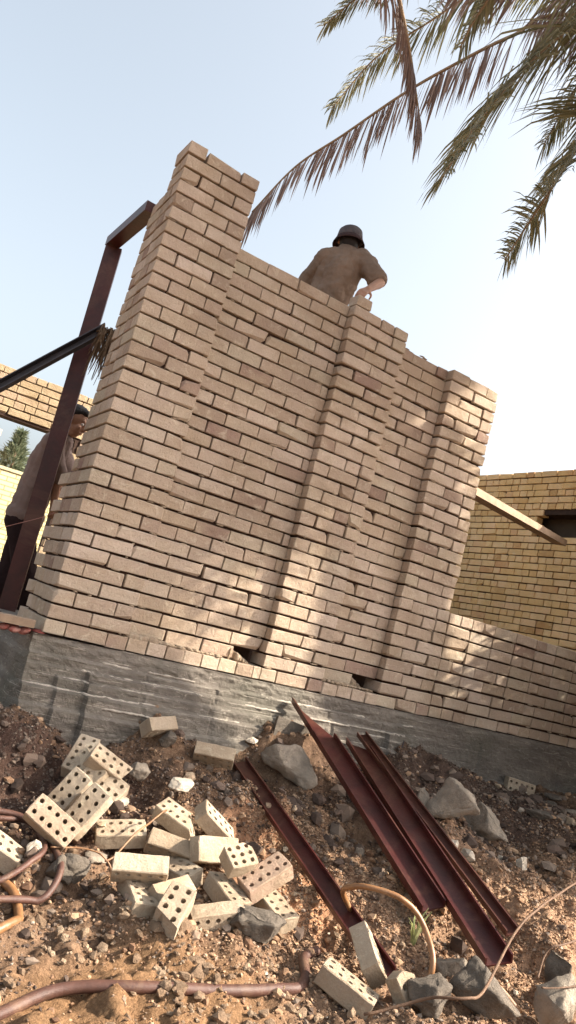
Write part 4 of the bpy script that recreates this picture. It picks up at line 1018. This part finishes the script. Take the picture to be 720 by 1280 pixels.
# ---- the mason on the scaffold, seen from behind
ma=Vector((1.40,.60,1.60))
pe,ch,nk,hd=Vector((1.40,.62,2.42)),Vector((1.435,.50,2.93)),Vector((1.455,.52,3.16)),Vector((1.465,.55,3.235))
ls,rs=Vector((1.325,.585,3.045)),Vector((1.56,.43,3.10)); re,rw=Vector((1.655,.235,2.885)),Vector((1.50,.13,2.725)); le_,lw=Vector((1.27,.78,2.79)),Vector((1.42,.86,2.66))
b=MB()
b.cap(pe,ch,.11,.105);b.cap(ch,nk,.105,.06);b.cap(nk-Vector((0,0,.03)),hd,.056,.055);b.cap(pe+Vector((-.07,.04,0)),pe+Vector((.07,-.04,0)),.125,.125)
b.cap(ls,rs,.066,.066)
for s_,e_,w_ in((ls,le_,lw),(rs,re,rw)): b.cap(s_,e_,.052,.041);b.cap(e_,w_,.041,.026)
hand(b,rw,Vector((-.55,-.35,-.55)),Vector((-.3,.2,-1)),.8); hand(b,lw,Vector((.6,.3,-.5)),Vector((0,0,-1)),1.2)
for k,fx in((-1,Vector((1.33,.66,1.60))),(1,Vector((1.50,.60,1.60)))):
    hip=pe+Vector((.08*k,-.045*k,-.04)); kn=(hip+fx)/2+Vector((.03,.05,.03)); b.cap(hip,kn,.088,.062); b.cap(kn,fx+Vector((0,0,.08)),.060,.040); b.cap(fx+Vector((0,0,.045)),fx+Vector((.05,.14,.03)),.04,.03)
fw=Vector((.35,.86,-.25)); P=head(b,hd,fw,(0,.2,1))
mason=remeshed(b,'person','skin',.0062,loc=ma,label='mason in brown t-shirt and dark bucket hat bending behind the wall top',category='person')
eyes(P,1,mason)
b=MB(); b.cap(pe+Vector((0,0,.0)),ch,.125,.128);b.cap(ch,nk-Vector((0,0,.045)),.128,.09);b.cap(ls,rs,.078,.078); b.cap(pe+Vector((-.07,.04,0)),pe+Vector((.07,-.04,0)),.13,.13)
b.cap(ls,ls.lerp(le_,.75),.078,.066);b.cap(rs,rs.lerp(re,.85),.080,.068); b.cap(ls.lerp(ch,.4),pe+Vector((-.07,.05,.1)),.085,.085); b.cap(rs.lerp(ch,.4),pe+Vector((.08,-.05,.1)),.085,.085)
remeshed(b,'shirt','shirt_tan',.009,mason,2,.040,.09)
b=MB()
b.cap(pe+Vector((-.07,.04,-.03)),pe+Vector((.07,-.04,-.03)),.145,.145)
for k,fx in((-1,Vector((1.33,.66,1.60))),(1,Vector((1.50,.60,1.60)))):
    hip=pe+Vector((.08*k,-.045*k,-.04)); kn=(hip+fx)/2+Vector((.03,.05,.03)); b.cap(hip,kn,.105,.082); b.cap(kn,fx+Vector((0,0,.10)),.080,.062)
remeshed(b,'trousers','pants',.012,mason,3,.015)
def shoes(par,fs,d):
    for fx in fs:
        m=MB(); m.cap(fx+Vector((0,0,.045)),fx+d*.15+Vector((0,0,.035)),.048,.036); o=m.build('shoe',M['shoe'],par,smooth=True)
shoes(mason,(Vector((1.33,.66,1.60)),Vector((1.50,.60,1.60))),Vector((.3,.95,0)))
# bucket hat
m=MB(); ax=Vector((-.02,.12,1)).normalized(); hx=Vector((1,0,0)); hx=(hx-ax*hx.dot(ax)).normalized(); hy=ax.cross(hx); hc=hd+Vector((0,-.005,.020))
def ringp(z,r,rx=1.08): return [hc+ax*z+hx*math.cos(t)*r+hy*math.sin(t)*r*rx for t in [2*math.pi*k/24 for k in range(24)]]
prof=[(.098,.001),(.100,.045),(.094,.080),(.078,.094),(.030,.102),(-.003,.108)]
vs=[];[vs.extend(ringp(z,r)) for z,r in prof]; vs+= [v for z,r in reversed([(a-.0,b-.006 if b>.006 else b) for a,b in prof]) for v in ringp(z-.004,max(r,.001))]
n=2*len(prof); fs=[(i*24+k,i*24+(k+1)%24,(i+1)*24+(k+1)%24,(i+1)*24+k) for i in range(n-1) for k in range(24)]
m.add(vs,fs); hat=m.build('bucket_hat',M['hat'],mason,smooth=True)
m=MB(); prof=[(.006,.108),(-.014,.117),(-.040,.129)]; vs=[];[vs.extend(ringp(z,r)) for z,r in prof];[vs.extend(ringp(z-.005,r-.002)) for z,r in reversed(prof)]
n=6; fs=[(i*24+k,i*24+(k+1)%24,((i+1)%n)*24+(k+1)%24,((i+1)%n)*24+k) for i in range(n) for k in range(24)]
m.add(vs,fs); br=m.build('hat_brim',M['hatdark'],None,smooth=True); br.parent=hat
m=MB(); m.ell(hd+Vector((-.012,-.035,-.01)),(.082,.075,.085),nu=14,nv=10); m.build('hair',M['hair'],mason,smooth=True)
# scaffold behind the wall that carries him
sc=thing('scaffold',(1.4,.8,-.25),'rough plank scaffold behind the tall wall that carries the mason','scaffold')
for k in range(3):
    m=MB(); m.obox((1.4,.52+k*.23,1.685),(1,0,.0),(0,1,0),(1.1,.105,.02)); m.build('board',M['timberdark'],sc)
for x in(.55,2.25):
    m=MB(); m.obox((x,.75,1.625),(0,1,0),(1,0,0),(.42,.03,.038)); m.build('cross_bearer',M['timberdark'],sc)
    for y in(.42,1.08):
        m=MB(); m.tube([(x,y,-.4),(x,y,1.585)],.035,8); m.build('leg',M['timberdark'],sc)
mason.scale=(.93,)*3; mason.location=rw+(ma-rw)*.93+Vector((0,0,.03))
# ---- the helper beyond the left end
k_=5.55/5.1
def q(v): return CAM+(Vector(v)-CAM)*k_
hd=q((.045,1.006,1.335)); nk=q((.018,1.04,1.235)); sh=q((-.005,1.065,1.135)); chh=q((-.035,1.11,1.0)); pe=q((-.045,1.19,.64)); eb=q((.072,1.059,.93)); hn=q((.083,1.078,.80))
vr=Vector((.874,-.485,0)); away=Vector((.485,.874,0))
ma2=Vector((pe.x,pe.y,-.26)); b=MB()
ls=sh+away*.16-Vector((0,0,.02)); rs=sh-away*.13
b.cap(pe,chh,.105,.105);b.cap(chh,nk,.105,.055);b.cap(nk,hd,.055,.053);b.cap(ls,rs,.06,.06);b.cap(pe+away*.07,pe-away*.07,.10,.10)
le_=ls+Vector((.14,-.02,-.23)); lw=le_+Vector((.15,-.08,-.10)); b.cap(ls,le_,.05,.04);b.cap(le_,lw,.04,.026);b.cap(rs,eb,.052,.040);b.cap(eb,hn,.040,.026)
hand(b,hn,Vector((.25,-.1,-1)),vr*-1+away,.8); hand(b,lw,vr-Vector((0,0,.4)),Vector((0,0,-1)),.9)
feet=(Vector((pe.x+.16,pe.y-.12,-.26)),Vector((pe.x-.12,pe.y+.12,-.26)))
for k,fx in((-1,feet[0]),(1,feet[1])):
    hip=pe+away*.08*k-Vector((0,0,.03)); kn=(hip+fx)/2+vr*.07; b.cap(hip,kn,.085,.06);b.cap(kn,fx+Vector((0,0,.08)),.058,.04);b.cap(fx+Vector((0,0,.045)),fx+vr*.15+Vector((0,0,.03)),.04,.03)
P=head(b,hd+Vector((0,0,.0)),vr*1.0+Vector((-.1,-.12,-.28)),(.15,-.1,1))
hp=remeshed(b,'person','skin',.0062,loc=ma2,label='helper in mauve grey t-shirt and dark trousers behind the red post',category='person')
eyes(P,1,hp)
b=MB(); b.cap(pe+Vector((0,0,.02)),chh,.118,.120);b.cap(chh,nk-Vector((0,0,.05)),.120,.075);b.cap(ls,rs,.078,.078);b.cap(pe+away*.07,pe-away*.07,.118,.118);b.cap(rs.lerp(chh,.3),pe-away*.07,.095,.10)
b.cap(rs,rs.lerp(eb,.9),.078,.062);b.cap(ls,ls.lerp(le_,.9),.078,.062)
remeshed(b,'shirt','shirt_grey',.009,hp,2,.030,.12)
b=MB(); b.cap(pe+away*.07-Vector((0,0,.04)),pe-away*.07-Vector((0,0,.04)),.115,.115)
for k,fx in((-1,feet[0]),(1,feet[1])):
    hip=pe+away*.08*k-Vector((0,0,.03)); kn=(hip+fx)/2+vr*.07; b.cap(hip,kn,.105,.082);b.cap(kn,fx+Vector((0,0,.1)),.08,.062)
remeshed(b,'trousers','pants',.012,hp,3,.015)
shoes(hp,feet,vr)
m=MB()
for v in [(-.02,.065,0,.088,.062,.084),(-.06,.03,0,.06,.07,.078),(.045,.085,0,.05,.03,.06),(-.02,.03,.062,.05,.05,.02),(-.02,.03,-.062,.05,.05,.02)]:
    m.ell(P(v[0],v[1],v[2]),(v[3],v[4],v[5]),vr,(0,0,1),14,10)
remeshed(m,'hair','hair',.008,hp,1,.012,.03)
